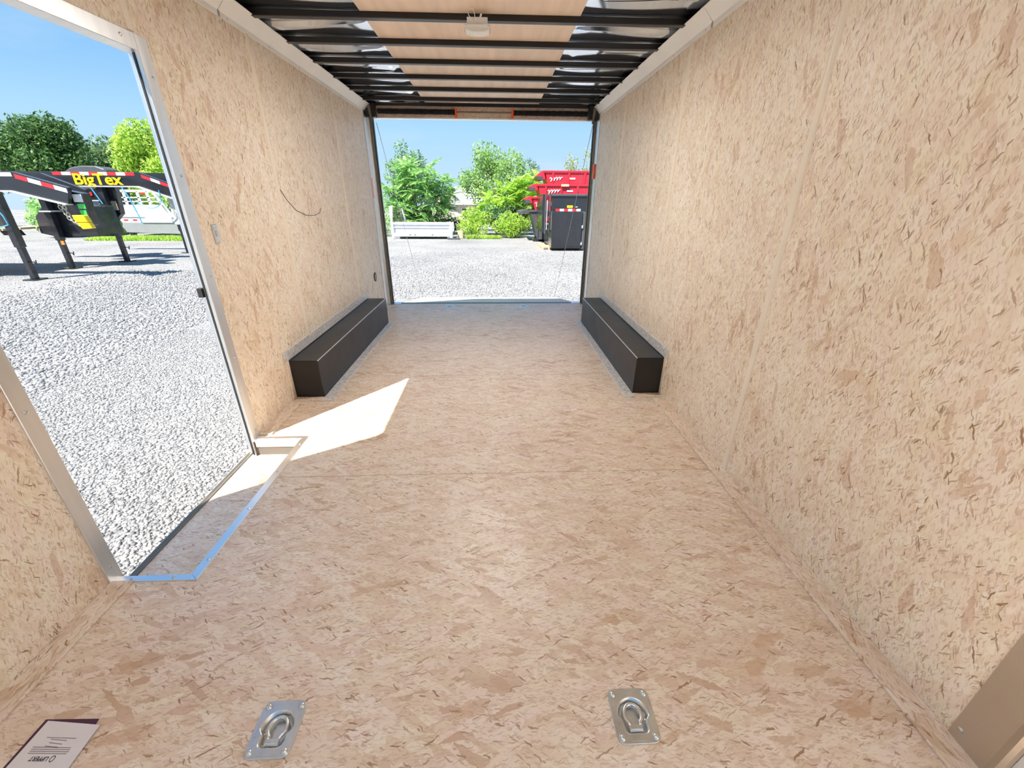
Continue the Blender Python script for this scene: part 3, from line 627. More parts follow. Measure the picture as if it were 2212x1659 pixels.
def blob(cx, cy, cz, rx, ry, rz, k, seed, f=.55):
    r = random.Random(seed); out = []
    for i in range(k):
        a, b = r.uniform(0, 6.28), r.uniform(-.75, 1.0)
        q = math.sqrt(max(0, 1-b*b)); rr = r.uniform(.45, .8)
        out.append((cx+rx*rr*q*math.cos(a), cy+ry*rr*q*math.sin(a), cz+rz*rr*b, rx*f*r.uniform(.7, 1.1), ry*f*r.uniform(.7, 1.1), rz*f*r.uniform(.7, 1.1)))
    return out
# behind the rear opening
tree('locust_tree', 'blue-green feathery tree rising behind the sumac at the left of the rear opening', (-4.9, 27, G), blob(-4.95, 27, 2.35, 1.55, 1.3, 1.55, 11, 1, .5)+[(-5.15, 27, 3.8, .42, .4, .45)], 900, .17, 'leaf_blue', 1, .12, group='trees behind the rear yard')
tree('locust_tree', 'tall light green feathery tree in the middle of the rear opening', (.35, 27, G), blob(.3, 27, 1.9, 2.15, 1.4, 1.9, 16, 2, .42)+[(-.6, 27, 3.55, .62, .6, .75), (1.15, 27, 3.25, .8, .7, .7), (-1.3, 26.8, 2.3, .7, .6, .6)], 800, .16, 'leaf_locust', 2, .13, group='trees behind the rear yard', hollow=.35)
tree('locust_tree', 'grey green tree at the right behind the yellow sumac', (2.3, 28.5, G), blob(2.3, 28.5, 2.0, 1.0, 1.0, 1.5, 8, 3, .5), 800, .16, 'leaf_mid', 3, .1, group='trees behind the rear yard')
tree('spire_tree', 'pointed yellow-green treetop above the red bins, left of two', (5.2, 30, G), [(5.2, 30, 1.6, .5, .5, 1.6), (5.0, 30, 3.2, .32, .3, .75), (5.4, 30, 3.0, .34, .3, .75)], 1000, .13, 'leaf_conifer', 4, .1, group='spired trees above the bins')
tree('spire_tree', 'pointed yellow-green treetop above the red bins, beside the right rear post', (6.2, 30, G), [(6.3, 30, 1.6, .42, .5, 1.6), (6.2, 30, 3.3, .36, .3, 1.0)], 1000, .13, 'leaf_conifer', 5, .1, group='spired trees above the bins')
tree('shrub', 'dense yellow-green shrub at gravel edge right of the white flatbed', (-.9, 23.2, G), blob(-.85, 23.2, .0, .95, .7, .72, 9, 6), 2600, .11, 'leaf_lime', 6, .04, 'shrub', 'shrubs along the gravel edge')
tree('shrub', 'dense yellow-green shrub at gravel edge beside the grey bin', (1.15, 22.9, G), blob(1.1, 22.9, -.02, 1.05, .7, .74, 10, 7), 2600, .11, 'leaf_lime', 7, .04, 'shrub', 'shrubs along the gravel edge')
tree('shrub', 'pale blue-green bush between the two yellow-green shrubs', (.2, 23.9, G), blob(.15, 23.75, .25, .9, .4, .7, 8, 8), 2200, .13, 'leaf_blue', 8, .04, 'shrub', 'shrubs along the gravel edge')
tree('shrub', 'shaded green undergrowth behind the white flatbed body', (-3.4, 25.4, G), blob(-3.4, 25.4, .1, 2.0, .45, .7, 10, 9), 1500, .14, 'leaf_dark', 9, .04, 'shrub', 'shrubs along the gravel edge')
tree('shrub', 'green bush beside the left rear post behind the flatbed headboard', (-5.8, 23.4, G), blob(-5.9, 23.4, .2, .7, .6, .9, 6, 10), 1200, .13, 'leaf_sumac', 10, .04, 'shrub', 'shrubs along the gravel edge')
# sumacs: whorls of long compound fronds
def frond_mesh(name, mat):
    m = MB(); n = 9; Lr = .78
    def at(t): return Vector((Lr*t, 0, .16*t-.34*t*t))
    m.tube([at(i/6) for i in range(7)], [.010, .009, .008, .007, .006, .005, .004], 3)
    for i in range(n):
        t = .2+.8*i/n; p = at(t); ln = .24*(1-.45*abs(t-.5)*1.6)
        for s in (-1, 1):
            d = Vector((.45, s*.9, -.25)).normalized(); wv = Vector((.9, -s*.45, 0)).normalized()*.042
            q = p+d*ln; mid = p+d*ln*.45+Vector((0, 0, .012))
            m.add([p, mid+wv, q, mid-wv], [(0, 1, 2, 3)])
    p = at(1); m.add([p, p+Vector((.07, .03, 0)), p+Vector((.17, 0, -.08)), p+Vector((.07, -.03, 0))], [(0, 1, 2, 3)])
    o = m.build(name, mat); me = o.data; bpy.data.objects.remove(o); return me
def sumac(label, base, tips, me, seed, sc=1.0):
    root = empty('sumac_tree', base, label=label, cat='tree', group='sumac trees at the gravel edge'); r = random.Random(seed)
    b = Vector(base); m = MB()
    for (x, y, z) in tips:
        p = Vector((x, y, z)); mid = b.lerp(p, .5)+Vector((0, 0, .1)); s0 = Vector((b.x+(x-b.x)*.15, b.y, b.z))
        m.tube([s0, mid, p], [.035, .025, .012], 6)
        k = r.randint(11, 14); a0 = r.uniform(0, 6.28)
        for i in range(k):
            a = a0+2*math.pi*i/k+r.uniform(-.25, .25); s = sc*r.uniform(.75, 1.15)
            linked('frond', me, root, p-b, (r.uniform(-.3, .3), -r.choice((.75, .35, .1, -.25))+r.uniform(-.15, .15), a), (s, s, s))
    m.build('stem', M_['bark'], root, smooth=True)
    v, f = leaves([(x, y+.25, z-.25, .5, .35, .42) for x, y, z in tips], 620, .2, seed, .3, .2)
    fo = fast_mesh('foliage', v-np.array(base), f, me.materials[0], root); fo['kind'] = 'stuff'
F1 = frond_mesh('frond', M_['leaf_sumac']); F2 = frond_mesh('frond', M_['leaf_sumac2'])
rt = random.Random(21)
tips = []
while len(tips) < 25:
    x, z = rt.uniform(-5.6, -2.2), rt.uniform(.1, 2.7)
    if ((x+3.9)/1.75)**2+((z-1.1)/1.65)**2 < 1 and all((x-q[0])**2+(z-q[2])**2 > .26 for q in tips): tips.append((x, 24.0+.5*abs(x+3.9)+rt.uniform(-.4, .4), z))
sumac('big bright green sumac with star-like fronds behind the white flatbed', (-3.9, 24.2, G), tips, F1, 31)
tips = []
while len(tips) < 24:
    x, z = rt.uniform(-.6, 2.6), rt.uniform(.3, 2.3)
    if z < 1.1+.55*(x+.6) and all((x-q[0])**2+(z-q[2])**2 > .18 for q in tips): tips.append((x, 24.3+rt.uniform(-.4, .4), z))
sumac('yellow-green sumac with star-like fronds beside the red bins', (1.2, 24.3, G), tips, F2, 32, .85)
# beyond the gooseneck trailers
tree('oak_tree', 'big dark green tree at the far left over the nearest gooseneck', (-24.6, 27, G), blob(-25.2, 27, 2.7, 2.6, 2., 2.5, 15, 41, .5)+[(-23.4, 27, 2.6, .8, .8, .8)], 760, .22, 'leaf_dark', 41, .25, group='trees beyond the gooseneck trailers')
tree('oak_tree', 'grey-green spreading tree in the middle behind the utility pole', (-24.5, 33, G), blob(-25.6, 33, 3.1, 3.6, 2., 2.3, 18, 42, .48), 700, .22, 'leaf_mid', 42, .25, group='trees beyond the gooseneck trailers')
tree('maple_tree', 'sunny yellow-green tree beside the doorway jamb', (-19.2, 27, G), blob(-19.2, 27, 2.5, 2.0, 1.6, 2.1, 15, 43, .5)+[(-20.2, 27, 3.9, .6, .5, .5), (-18.9, 27, 4.5, .7, .6, .55), (-20.8, 27, 2.9, .6, .5, .6)], 1000, .18, 'leaf_lime', 43, .2, group='trees beyond the gooseneck trailers')
tree('shrub', 'leafy shrub seen through the neck of the nearest gooseneck', (-20.8, 21.8, G), blob(-20.8, 21.8, .55, 1.3, .8, .95, 7, 44), 600, .20, 'leaf_sumac', 44, .05, 'shrub')
tree('shrub', 'green bush beside the silver truck body and doorway jamb', (-17.0, 25.3, G), blob(-17.1, 25.1, .7, 2.0, .7, 1.1, 9, 45), 600, .2, 'leaf_locust', 45, .05, 'shrub')
# grass along the far edge
def grass(n, xr, yr, seed, h):
    r = np.random.RandomState(seed); x, y = r.uniform(*xr, n), r.uniform(*yr, n); a = r.uniform(0, 6.28, n); hh = h*r.uniform(.5, 1.2, n)
    P = np.stack([x, y, np.full(n, G)], -1); d = np.stack([np.cos(a), np.sin(a), 0*a], -1)*.03
    tip = P+np.stack([r.normal(0, .06, n), r.normal(0, .06, n), hh], -1)
    return np.stack([P-d, P+d, tip], 1).reshape(-1, 3), np.arange(3*n).reshape(-1, 3)
v, f = grass(6000, (-18.5, -14.2), (20.4, 21.8), 5, .16)
tag(fast_mesh('grass', v, f, M_['leaf_lime']), 'bright green grass strip before the silver truck body', 'grass', kind='stuff')
v, f = grass(3000, (-1.3, .4), (21.9, 22.35), 6, .16)
tag(fast_mesh('grass', v, f, M_['leaf_lime']), 'thin grass fringe along the rear gravel edge', 'grass', kind='stuff')
# ------------------------------------------------------------------ vehicles and bins
M_['black_paint'] = pm('black_vehicle_paint', (.018, .019, .024), .28, 0, .15, 2, coat=.4)
M_['charcoal'] = pm('charcoal_paint', (.075, .08, .09), .4, 0, .15, 2)
M_['red'] = pm('red_bin_paint', (.70, .025, .045), .35, 0, .1, 1.5)
M_['silver'] = pm('painted_silver', (.66, .67, .69), .4, .35, .05, 2)
M_['grey'] = pm('grey_skirt', (.34, .35, .36), .45, .3, .08, 2)
M_['white_paint'] = pm('white_paint', (.80, .81, .82), .4, 0, .04, 2)
M_['yellow'] = pm('yellow_paint', (.95, .62, .01), .4, 0, .05, 5)
M_['red_tape'] = pm('red_reflective_tape', (.75, .03, .04), .35, 0, .05, 10)
M_['white_tape'] = pm('white_reflective_tape', (.78, .78, .78), .35, 0, .05, 10)
M_['green'] = pm('green_sticker', (.05, .60, .10), .5, 0, .05, 10)
M_['olive'] = pm('olive_tarp', (.17, .26, .016), .55, 0, .3, 3, bump=.3)
M_['wood'] = pm('weathered_plank', (.62, .46, .28), .7, 0, .25, 4, stretch=(.6, 9, 9))
M_['blue_hose'] = pm('light_blue_hose', (.10, .45, .75), .4, 0, .1, 8)
M_['amber'] = pm('amber_marker', (.85, .25, .04), .3, 0, .05, 10)
M_['chain'] = pm('yellow_zinc_chain', (.62, .58, .42), .35, .9, .1, 20)
def tape(par, pts, y, n, w=.055, first='red'):
    """alternating conspicuity tape along a line in x-z, on the face y"""
    (x0, z0), (x1, z1) = pts
    for i in range(n):
        a, b = i/n, (i+1)/n; r = (i % 2 == 0) == (first == 'red')
        p = [(x0+(x1-x0)*a, z0+(z1-z0)*a), (x0+(x1-x0)*b, z0+(z1-z0)*b)]
        MB().prism([p[0], p[1], (p[1][0], p[1][1]-w), (p[0][0], p[0][1]-w)], 'xz', y-.004, y).build('reflective_tape', M_['red_tape' if r else 'white_tape'], par)
def jack(par, x, y, ztop, lean=0):
    MB().box(x-.075, x+.075, y-.075, y+.075, G+.75, ztop).build('jack_tube', M_['black_paint'], par, bevel=.008)
    MB().box(x-.055, x+.055, y-.055, y+.055, G+.03, G+.76).build('jack_leg', M_['black_paint'], par, bevel=.006)
    MB().box(x-.15, x+.15, y-.15, y+.15, G, G+.03).build('jack_foot', M_['black_paint'], par)
    MB().tube([(x+.06, y, G+.42), (x+.17, y-.02, G+.42), (x+.2, y-.02, G+.36), (x+.22, y-.02, G+.46)], .012, 6).build('jack_pin', M_['black_paint'], par)
def rail(par, y, prof, t=.09):
    o = MB().prism(prof, 'xz', y, y+t).build('neck_rail', M_['black_paint'], par, bevel=.006)
    return o
def chain(par, pts):
    for i in range(len(pts)-1):
        a, b = Vector(pts[i]), Vector(pts[i+1]); n = max(2, int((b-a).length/.075))
        for k in range(n):
            c = a.lerp(b, (k+.5)/n); d = (b-a).normalized(); s = d.orthogonal() if k % 2 else d.cross(d.orthogonal()); s.normalize()
            MB().tube([c+d*.05*math.cos(t)+s*.026*math.sin(t) for t in [2*math.pi*j/10 for j in range(10)]], .009, 5, True).build('chain_link', M_['chain'], par)
# nearest gooseneck
g1 = empty('gooseneck_trailer', (-11.2, 11.3, G), label='black gooseneck trailer nearest the doorway, with chains at its coupler', cat='trailer', group='gooseneck trailers in the yard')
rail(g1, 10.4, [(-13.6, 1.70), (-10.33, 1.70), (-9.28, 1.40), (-9.42, 1.06), (-10.5, 1.33), (-13.6, 1.33)])
MB().prism([(-13.6, 1.33), (-10.5, 1.33), (-9.42, 1.06), (-9.44, 1.035), (-10.51, 1.30), (-13.6, 1.30)], 'xz', 10.34, 10.52).build('rail_flange', M_['silver'], g1)
tape(g1, [(-13.0, 1.685), (-10.36, 1.685)], 10.4, 8, .08, 'red'); tape(g1, [(-10.31, 1.655), (-9.33, 1.375)], 10.4, 4, .09)
rail(g1, 12.2, [(-14, 1.76), (-11.45, 1.76), (-10.5, 1.38), (-10.5, 1.05), (-11.5, 1.4), (-14, 1.4)])
jack(g1, -10.93, 10.46, 1.33); jack(g1, -11.66, 12.22, 1.42)
MB().box(-11.75, -11.45, 12.05, 12.35, .84, .87).build('jack_top_plate', M_['silver'], g1)
MB().box(-11.60, -11.52, 12.13, 12.15, .02, .12).build('amber_marker', M_['amber'], g1)
cpb = MB().prism([(-9.62, 1.36), (-9.16, 1.28), (-9.20, .62), (-9.42, .55), (-9.50, 1.05)], 'xz', 10.55, 10.75).build('coupler_tube', M_['black_paint'], g1, bevel=.008)
for x0, x1, z0, z1, mt in ((-9.40, -9.20, 1.10, 1.26, 'white_paint'), (-9.36, -9.20, .96, 1.06, 'green'), (-9.36, -9.22, .78, .93, 'green')):
    MB().box(x0, x1, 10.543, 10.55, z0, z1).build('warning_sticker', M_[mt], cpb)
chain(g1, [(-9.75, 10.5, 1.12), (-9.68, 10.5, .85), (-9.55, 10.5, .66), (-9.30, 10.5, .56)]); chain(g1, [(-9.62, 10.48, 1.10), (-9.58, 10.48, .80), (-9.44, 10.48, .62)])
MB().prism([(-11.72, 1.16), (-10.75, .98), (-10.72, .22), (-11.75, .18), (-12.25, .30), (-12.2, .72)], 'xz', 12.35, 13.2).build('tool_box', M_['black_paint'], g1, bevel=.02)
MB().box(-17.5, -12.15, 10.6, 10.75, .22, .42).build('deck_frame', M_['black_paint'], g1, bevel=.01)
for k in range(5): MB().box(-17.5, -12.2, 10.6+.42*k, 10.99+.42*k, .42, .47).build('deck_plank', M_['wood'], g1)
for y in (10.46, 12.24): MB().prism([(-13.6, 1.4), (-13.2, 1.4), (-12.6, .25), (-13.1, .25)], 'xz', y, y+.08).build('neck_riser', M_['black_paint'], g1)
for x in (-15.2, -16.2):
    w = MB().cyl((x, 10.75, G+.38), (x, 11.0, G+.38), .38, n=24).build('wheel', M_['rubber'], g1, bevel=.02); MB().cyl((x, 10.74, G+.38), (x, 10.76, G+.38), .2, n=16).build('rim', M_['silver'], w)
MB().tube([(-10.95, 10.33, 1.0), (-10.86, 10.33, .8), (-10.84, 10.33, .62), (-11.1, 10.33, .55)], .012, 6).build('air_line', M_['blue_hose'], g1)
# the lettered gooseneck
g2 = empty('gooseneck_trailer', (-11.1, 14.8, G), label='black gooseneck trailer with big yellow lettering along its neck', cat='trailer', group='gooseneck trailers in the yard')
rail(g2, 13.6, [(-14.9, 1.86), (-10.07, 1.86), (-8.9, 1.43), (-9.03, 1.10), (-10.18, 1.50), (-14.9, 1.50)])
MB().prism([(-12.65, 1.50), (-10.18, 1.50), (-9.03, 1.10), (-9.05, 1.075), (-10.2, 1.47), (-12.65, 1.47)], 'xz', 13.53, 13.72).build('rail_flange', M_['silver'], g2)
tape(g2, [(-12.45, 1.855), (-10.2, 1.855)], 13.6, 9, .085); tape(g2, [(-10.02, 1.80), (-9.1, 1.47)], 13.6, 4, .085)
lettering('neck_lettering', 'BigTex', .40, M_['yellow'], g2, Matrix.Translation((-11.27+11.1, 13.592-14.8, 1.655-G)) @ Matrix.Rotation(math.pi/2, 4, 'X') @ Matrix.Scale(1.2, 4, (1, 0, 0)), .006, offset=.008)
rail(g2, 15.9, [(-14.9, 1.95), (-10.4, 1.95), (-9.2, 1.55), (-9.3, 1.2), (-10.5, 1.6), (-14.9, 1.6)])
jack(g2, -11.33, 13.68, 1.5); jack(g2, -10.95, 15.92, 1.6)
MB().prism([(-11.60, 1.47), (-11.02, 1.47), (-11.10, .75), (-11.35, .55)], 'xz', 13.78, 13.95).build('coupler_tube', M_['black_paint'], g2, bevel=.01)
MB().box(-11.28, -11.12, 13.765, 13.78, .85, 1.10).build('warning_plate', M_['wood'], g2)
MB().prism([(-12.55, 1.47), (-12.30, 1.47), (-12.2, .2), (-12.6, .2)], 'xz', 13.7, 13.8).build('neck_riser', M_['black_paint'], g2)
for x0, x1, z0, z1, mt in ((-12.45, -12.25, 1.22, 1.36, 'white_paint'), (-12.18, -12.0, 1.24, 1.34, 'red_tape'), (-12.15, -11.88, .95, 1.12, 'white_paint')):
    MB().box(x0, x1, 14.1, 14.11, z0, z1).build('warning_sticker', M_[mt], g2)
MB().box(-12.55, -11.75, 14.12, 14.3, .82, 1.45).build('battery_shelf', M_['black_paint'], g2, bevel=.02)
MB().tube([(-11.50, 13.55, 1.46), (-11.38, 13.55, 1.15), (-11.30, 13.55, .95), (-11.26, 13.55, .78), (-11.5, 13.55, .80)], .016, 6).build('air_line', M_['blue_hose'], g2)
MB().tube([(-10.62, 13.52, 1.48), (-10.5, 13.52, 1.2), (-10.46, 13.52, .98), (-10.40, 13.52, .7), (-10.38, 13.52, .5)], .016, 6).build('air_line', M_['blue_hose'], g2)
MB().tube([(-10.30, 13.52, 1.05)]+[(-9.98+.36*math.cos(t), 13.52, 1.17+.26*math.sin(t)) for t in [math.pi*(1.1+.9*i/8) for i in range(9)]]+[(-9.60, 13.52, 1.4)], .012, 6).build('safety_lanyard', M_['blue_hose'], g2)
chain(g2, [(-9.5, 13.66, 1.2), (-9.45, 13.66, .9), (-9.42, 13.66, .62)]); chain(g2, [(-9.22, 13.66, 1.1), (-9.2, 13.66, .8), (-9.2, 13.66, .5)])
MB().box(-9.6, -9.2, 13.75, 13.95, .45, 1.25).build('coupler_plate', M_['silver'], g2, bevel=.01)
# things standing with the trailers
ybk = MB().prism([(-9.42, .83), (-9.16, .83), (-9.12, .68), (-9.39, .68)], 'xz', 10.36, 10.5).build('chain_bucket', M_['yellow'], g1, bevel=.012)
MB().prism([(-9.385, .675), (-9.12, .675), (-9.08, .55), (-9.30, .53)], 'xz', 10.37, 10.49).build('bucket_base', M_['yellow'], ybk, bevel=.012)
vs = []; fs = []; na, nb = 16, 10
for i in range(nb+1):
    v_ = i/nb
    for j in range(na):
        a = 2*math.pi*j/na; rr = 1+.08*math.sin(5*a+i)
        vs.append((-12.6+(.72-.40*v_**2.0)*math.cos(a)*rr*(1 if math.cos(a) < 0 else .8), 14.75+.4*math.sin(a)*rr, .12+.70*v_**.8))
fs = [(i*na+j, i*na+(j+1) % na, (i+1)*na+(j+1) % na, (i+1)*na+j) for i in range(nb) for j in range(na)]+[tuple(range(nb*na, nb*na+na))]
MB().add(vs, fs).build('tarp_cover', M_['olive'], g2, smooth=True)
MB().box(-13.3, -12.1, 14.45, 15.05, .06, .14).build('tank_bed', M_['black_paint'], g2)
tb = empty('parked_vehicle', (-20.8, 24.5, G), label='dark rounded vehicle roof showing above the lettered gooseneck neck', cat='vehicle')
pr = [(-22.1, 2.2), (-21.5, 2.55), (-20.9, 2.65), (-20.2, 2.64), (-19.8, 2.5), (-19.6, 2.2), (-19.6, .2), (-22.1, .2)]
MB().prism(pr, 'xz', 24.4, 25.3).build('vehicle_shell', M_['charcoal'], tb, bevel=.05)
for x in (-21.6, -20.1): MB().cyl((x, 24.45, G+.4), (x, 24.7, G+.4), .4, n=20).build('wheel', M_['rubber'], tb)
MB().box(-22.0, -19.7, 24.6, 25.2, G+.4, .22).build('chassis', M_['black_paint'], tb)
# silver truck body with headache rack
tk = empty('truck_body', (-17, 22.8, G), label='silver truck body with white headache rack beyond the goosenecks', cat='truck body')
MB().prism([(-18.85, -.38), (-15.5, -.47), (-15.2, -.38), (-15.6, .05), (-18.8, .07)], 'xz', 22.4, 22.5).build('lower_skirt', M_['grey'], tk, bevel=.01)
MB().box(-18.8, -15.7, 22.5, 24.2, .06, .30).build('bed_side', M_['silver'], tk, bevel=.02)
MB().box(-18.7, -15.6, 22.46, 24.2, .30, .48).build('bed_rail', M_['white_paint'], tk, bevel=.02)
MB().prism([(-17.25, .05), (-15.75, .05), (-15.75, .33), (-16.6, .36), (-17.0, .28)], 'xz', 22.36, 22.5).build('wheel_flare', M_['silver'], tk, bevel=.01)
MB().prism([(-15.72, .2), (-15.32, .2), (-14.95, -.36), (-15.1, -.44)], 'xz', 22.3, 22.4).build('rear_gusset', M_['white_paint'], tk, bevel=.01)
tape(tk, [(-18.6, .20), (-17.3, .20)], 22.5, 6, .07)
for x in (-18.2, -15.6): MB().box(x, x+.2, 22.6, 22.8, G, -.35).build('support_leg', M_['black_paint'], tk)
hr = MB().prism([(-18.6, .48), (-15.95, .48), (-16.12, .86), (-18.55, .86)], 'xz', 22.55, 22.63).build('headache_rack', M_['white_paint'], tk)
for a, b, c, d in ((-18.45, -16.4, 1.42, 1.53), (-18.5, -16.3, 1.16, 1.21), (-18.5, -16.2, .99, 1.03)): MB().box(a, b, 22.55, 22.63, c, d).build('rack_bar', M_['white_paint'], hr)
for x in (-18.45, -17.85, -17.2, -16.75): MB().box(x, x+.09, 22.55, 22.63, .86, 1.45).build('rack_post', M_['white_paint'], hr)
MB().prism([(-16.52, 1.53), (-16.38, 1.51), (-15.85, .48), (-15.98, .48)], 'xz', 22.55, 22.63).build('rack_post', M_['white_paint'], hr)
for x in (-18.3, -17.0): MB().box(x, x+.22, 22.54, 22.55, 1.34, 1.41).build('rack_light', M_['red_tape'], hr)
# utility pole
up_ = empty('utility_pole', (-33, 41, G), label='grey utility pole with transformer above the far trees', cat='pole')
MB().cyl((-33, 41, G), (-32.75, 41, 5.4), .16, .12, 10).build('pole_shaft', M_['grey'], up_); MB().box(-33.4, -32.2, 40.9, 41.0, 5.0, 5.12).build('cross_arm', M_['grey'], up_)
MB().cyl((-33.05, 40.8, 4.3), (-33.05, 40.8, 4.85), .16, n=12).build('transformer', M_['silver'], up_)
# white flatbed body behind the trailer
fb = empty('flatbed_body', (-3.5, 22.3, G), label='low white aluminium flatbed body with mesh headboard resting on gravel', cat='truck body')
MB().box(-4.86, -2.02, 21.8, 21.84, -.34, .06).build('side_panel', M_['silver'], fb)
for z0, z1, y in ((.05, .15, 21.74), (-.10, -.05, 21.76), (-.50, -.33, 21.72)): MB().box(-4.9, -1.99, y, 21.86, z0, z1).build('side_rail', M_['white_paint'], fb, bevel=.01)
for x in (-4.97, -2.10): MB().box(x, x+.13, 21.7, 21.9, -.56, .15).build('end_post', M_['white_paint'], fb, bevel=.01)
MB().box(-4.9, -2.0, 21.86, 23.0, -.36, -.30).build('deck', M_['silver'], fb)
MB().box(-4.9, -2.0, 22.96, 23.0, -.34, .12).build('side_panel', M_['silver'], fb)
for x in (-4.90, -4.5): pass
hbd = MB().prism([(21.8, .15), (21.88, .15), (21.95, .86), (21.87, .88)], 'yz', -4.98, -4.88).build('headboard', M_['white_paint'], fb)
MB().prism([(-4.97, .15), (-4.88, .15), (-4.80, .90), (-4.88, .90)], 'xz', 21.75, 21.82).build('headboard_post', M_['white_paint'], hbd)
MB().prism([(-4.52, .15), (-4.44, .15), (-4.56, .75), (-4.64, .75)], 'xz', 22.85, 22.93).build('headboard_post', M_['white_paint'], hbd)
for k in range(5):
    z = .22+.12*k; MB().cyl((-4.9+.03*k*.5, 21.8, z), (-4.50-.03*k, 22.9, z), .018, n=6).build('mesh_bar', M_['steel_dark'], hbd)
for k in range(1, 5):
    t = k/5; x = -4.9+.38*t; MB().cyl((x, 21.8+1.1*t, .16), (x+.03, 21.8+1.1*t, .74), .016, n=6).build('mesh_bar', M_['steel_dark'], hbd)
for x in (-4.8, -2.25): MB().box(x, x+.2, 21.8, 22.9, G, -.5).build('support_block', M_['white_paint'], fb)
for x in (-4.1, -3.85, -3.0): MB().box(x, x+.07, 21.71, 21.72, -.44, -.40).build('rail_slot', M_['rubber'], fb)
tag(MB().add([(-2.2, 21.45, G), (-1.6, 21.45, G), (-1.6, 21.65, G), (-2.2, 21.65, G), (-2.2, 21.45, G+.07), (-1.6, 21.45, G+.07), (-1.6, 21.65, G+.07), (-2.2, 21.65, G+.07)], [(0, 3, 2, 1), (4, 5, 6, 7), (0, 1, 5, 4), (1, 2, 6, 5), (2, 3, 7, 6), (3, 0, 4, 7)]).build('timber_block', M_['charcoal']), 'dark timber block on gravel at the end of white flatbed', 'timber')
tag(MB().box(-1.75, -1.48, 22.1, 22.36, G, -.25).build('wooden_crate', M_['wood'], bevel=.02), 'small pinkish wooden crate beside the yellow-green shrub', 'crate')
# house among the trees
hs = empty('house', (-2.2, 35, G), label='pale house with light roof half hidden between the trees', cat='house')
M_['plaster'] = pm('pinkish_plaster', (.62, .52, .47), .8, 0, .05, 2); M_['shingle'] = pm('pale_shingle', (.62, .61, .60), .8, 0, .15, 9)
MB().box(-4.6, -.8, 34.5, 39, G, 1.0).build('house_wall', M_['plaster'], hs)
MB().prism([(34.2, .95), (36.8, 2.1), (39.4, .95), (39.4, .85), (36.8, 2.0), (34.2, .85)], 'yz', -3.5, -.6).build('house_roof', M_['shingle'], hs)
MB().prism([(-4.7, 1.0), (-3.4, 1.75), (-2.9, 1.5), (-2.9, .9), (-4.7, .9)], 'xz', 34.3, 38).build('house_gable', M_['plaster'], hs)
MB().box(-2.9, -.9, 34.15, 34.25, .82, .96).build('eave_board', M_['white_paint'], hs)
for x in (-2.4, -1.5):
    wf = MB().box(x, x+.5, 34.46, 34.5, .0, .6).build('window', M_['white_paint'], hs); MB().box(x+.05, x+.45, 34.45, 34.46, .05, .55).build('pane', M_['charcoal'], wf)
# stacked bins: one charcoal below, three red above
def bin_(label, mat, xb, xl, z0, z1, zl0, zl1, y, xe=4.9, d=1.7, slope=.12):
    o = empty('dump_bin', ((xb+xe)/2, y+d/2, z0), label=label, cat='bin', group='stacked dump bins')
    MB().prism([(xb, z1-.06), (xe, z1-.06), (xe-.1, z0), (xb+slope, z0)], 'xz', y, y+d).build('bin_body', mat, o, bevel=.01)
    MB().box(xb-.08, xe, y-.05, y+d+.05, z1-.09, z1).build('bin_rim', mat, o, bevel=.012)
    MB().prism([(xb-.02, z1), (xb+.02, zl0+.02), (xl+.06, zl0), (xl, zl1-.02), (xl+.22, z1)], 'xz', y+.05, y+d-.05).build('bin_lip', mat, o, bevel=.008)
    MB().prism([(xl+.25, zl0+.14), (xl+.26, zl0-.012), (xl+.055, zl0-.012), (xl-.006, zl1-.06)], 'xz', y+.04, y+d-.04).build('fork_pocket', M_['charcoal'], o, bevel=.004)
    k = 0; x = xb+.30
    while x < xe-.3:
        MB().prism([(x, z1-.09), (x+.09, z1-.09), (x+.06, z0+.02), (x+.03, z0+.02)], 'xz', y-.04, y+.01).build('bin_rib', mat, o); x += .72; k += 1
    return o
B0 = bin_('charcoal bin at the bottom of the stack under the red bins', M_['charcoal'], 1.80, 1.24, G+.10, .77, .60, .74, 20.5, slope=.36)
MB().box(2.05, 2.50, 20.44, 20.455, .30, .50).build('bin_decal', M_['red_tape'], B0); tape(B0, [(2.06, .22), (2.46, .22)], 20.45, 2, .07, 'white')
for x in (1.95, 3.6): MB().box(x, x+.3, 20.6, 22.0, G, G+.11).build('bin_skid', M_['black_paint'], B0)
ZR = [(.77, 1.34, 1.06, 1.27, 1.88, 1.52), (1.34, 1.86, 1.58, 1.79, 2.12, 1.73), (1.86, 2.40, 2.03, 2.24, 2.42, 2.07)]
reds = [bin_('%s red dump bin in the stack behind the black container' % w_, M_['red'], xb, xl, z0, z1, zl0, zl1, 20.5) for (z0, z1, zl0, zl1, xb, xl), w_ in zip(ZR, ('lowest', 'middle', 'topmost'))]
def script(par, x, z, s):
    pts = []
    for i in range(40):
        t = i/39; pts.append((x+s*(1.0*t+.06*math.sin(t*26)), 20.485, z+s*(.16*math.sin(t*26+.6)*(1-.4*t)+.10*t)))
    MB().tube(pts, .022*s/.6, 4).build('script_decal', M_['white_tape'], par)
    MB().box(x+1.6*s, x+2.1*s, 20.482, 20.49, z+.02, z+.09).build('name_decal', M_['white_tape'], par)
for o, (x, z) in zip(reds, ((2.0, 1.0), (2.55, 1.52), (2.62, 2.03))): script(o, x, z, .55)
MB().box(3.15, 3.5, 20.40, 20.44, 1.76, 1.855).build('rim_latch', M_['wood'], reds[1])
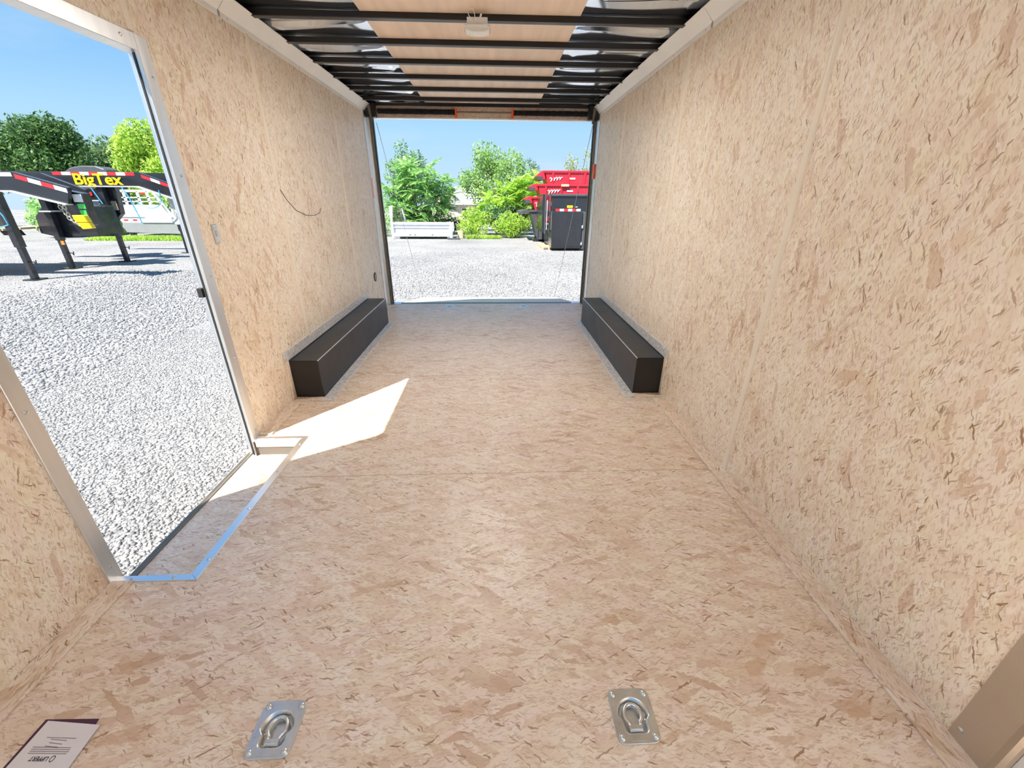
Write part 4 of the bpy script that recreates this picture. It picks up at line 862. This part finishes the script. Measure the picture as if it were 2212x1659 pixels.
# black container in front of the stack
kc = empty('black_container', (3.3, 18, G), label='glossy black container with reflective tape in front of the red bins', cat='container')
MB().box(2.40, 4.7, 17.6, 20.2, -.10, 1.38).build('container_body', M_['black_paint'], kc, bevel=.015)
MB().box(2.36, 4.7, 17.55, 20.25, 1.34, 1.42).build('top_rail', M_['charcoal'], kc, bevel=.01)
eg = MB().box(2.03, 2.12, 17.7, 20.1, .0, 1.41).build('end_gate', M_['black_paint'], kc, bevel=.01)
for z in (.1, .55, 1.0, 1.35): MB().box(2.10, 2.42, 17.7, 17.78, z, z+.05).build('gate_bar', M_['charcoal'], eg)
for x in (2.12, 2.30): MB().box(x, x+.05, 17.68, 17.74, -.05, 1.41).build('gate_post', M_['charcoal'], eg)
MB().cyl((2.22, 17.67, .1), (2.22, 17.67, 1.2), .018, n=8).build('latch_rod', M_['silver'], eg)
fbx = MB().box(2.31, 3.47, 16.7, 17.6, -.52, .81).build('front_cabinet', M_['black_paint'], kc, bevel=.02)
MB().box(2.36, 3.42, 16.685, 16.7, -.46, .76).build('cabinet_door', M_['black_paint'], fbx, bevel=.008)
MB().box(3.50, 3.60, 16.75, 17.6, -.55, .80).build('side_post', M_['charcoal'], kc, bevel=.01)
for z in (-.4, .22): MB().cyl((3.49, 16.72, z), (3.49, 16.72, z+.1), .03, n=8).build('hinge', M_['silver'], kc)
for x in (2.40, 2.62): MB().box(x, x+.12, 17.7, 20, G, -.10).build('skid_rail', M_['black_paint'], kc)
MB().box(2.34, 3.44, 16.9, 17.5, G, -.52).build('cabinet_base', M_['rubber'], kc)
tape(kc, [(2.55, .885), (3.55, .885)], 17.6, 6, .09); MB().box(3.0, 3.23, 17.59, 17.6, .92, 1.01).build('warning_sticker', M_['yellow'], kc); MB().box(3.33, 3.42, 17.57, 17.6, .94, .97).build('handle', M_['silver'], kc)
pal = empty('wooden_pallet', (2.1, 18.5, G), label='pale wooden pallet on gravel beside the black container', cat='pallet')
for k in range(6): MB().box(1.98, 2.34, 17.1+.32*k, 17.3+.32*k, G+.08, G+.11).build('pallet_board', M_['wood'], pal)
for x in (2.0, 2.25): MB().box(x, x+.07, 17.1, 18.95, G, G+.08).build('pallet_runner', M_['wood'], pal)
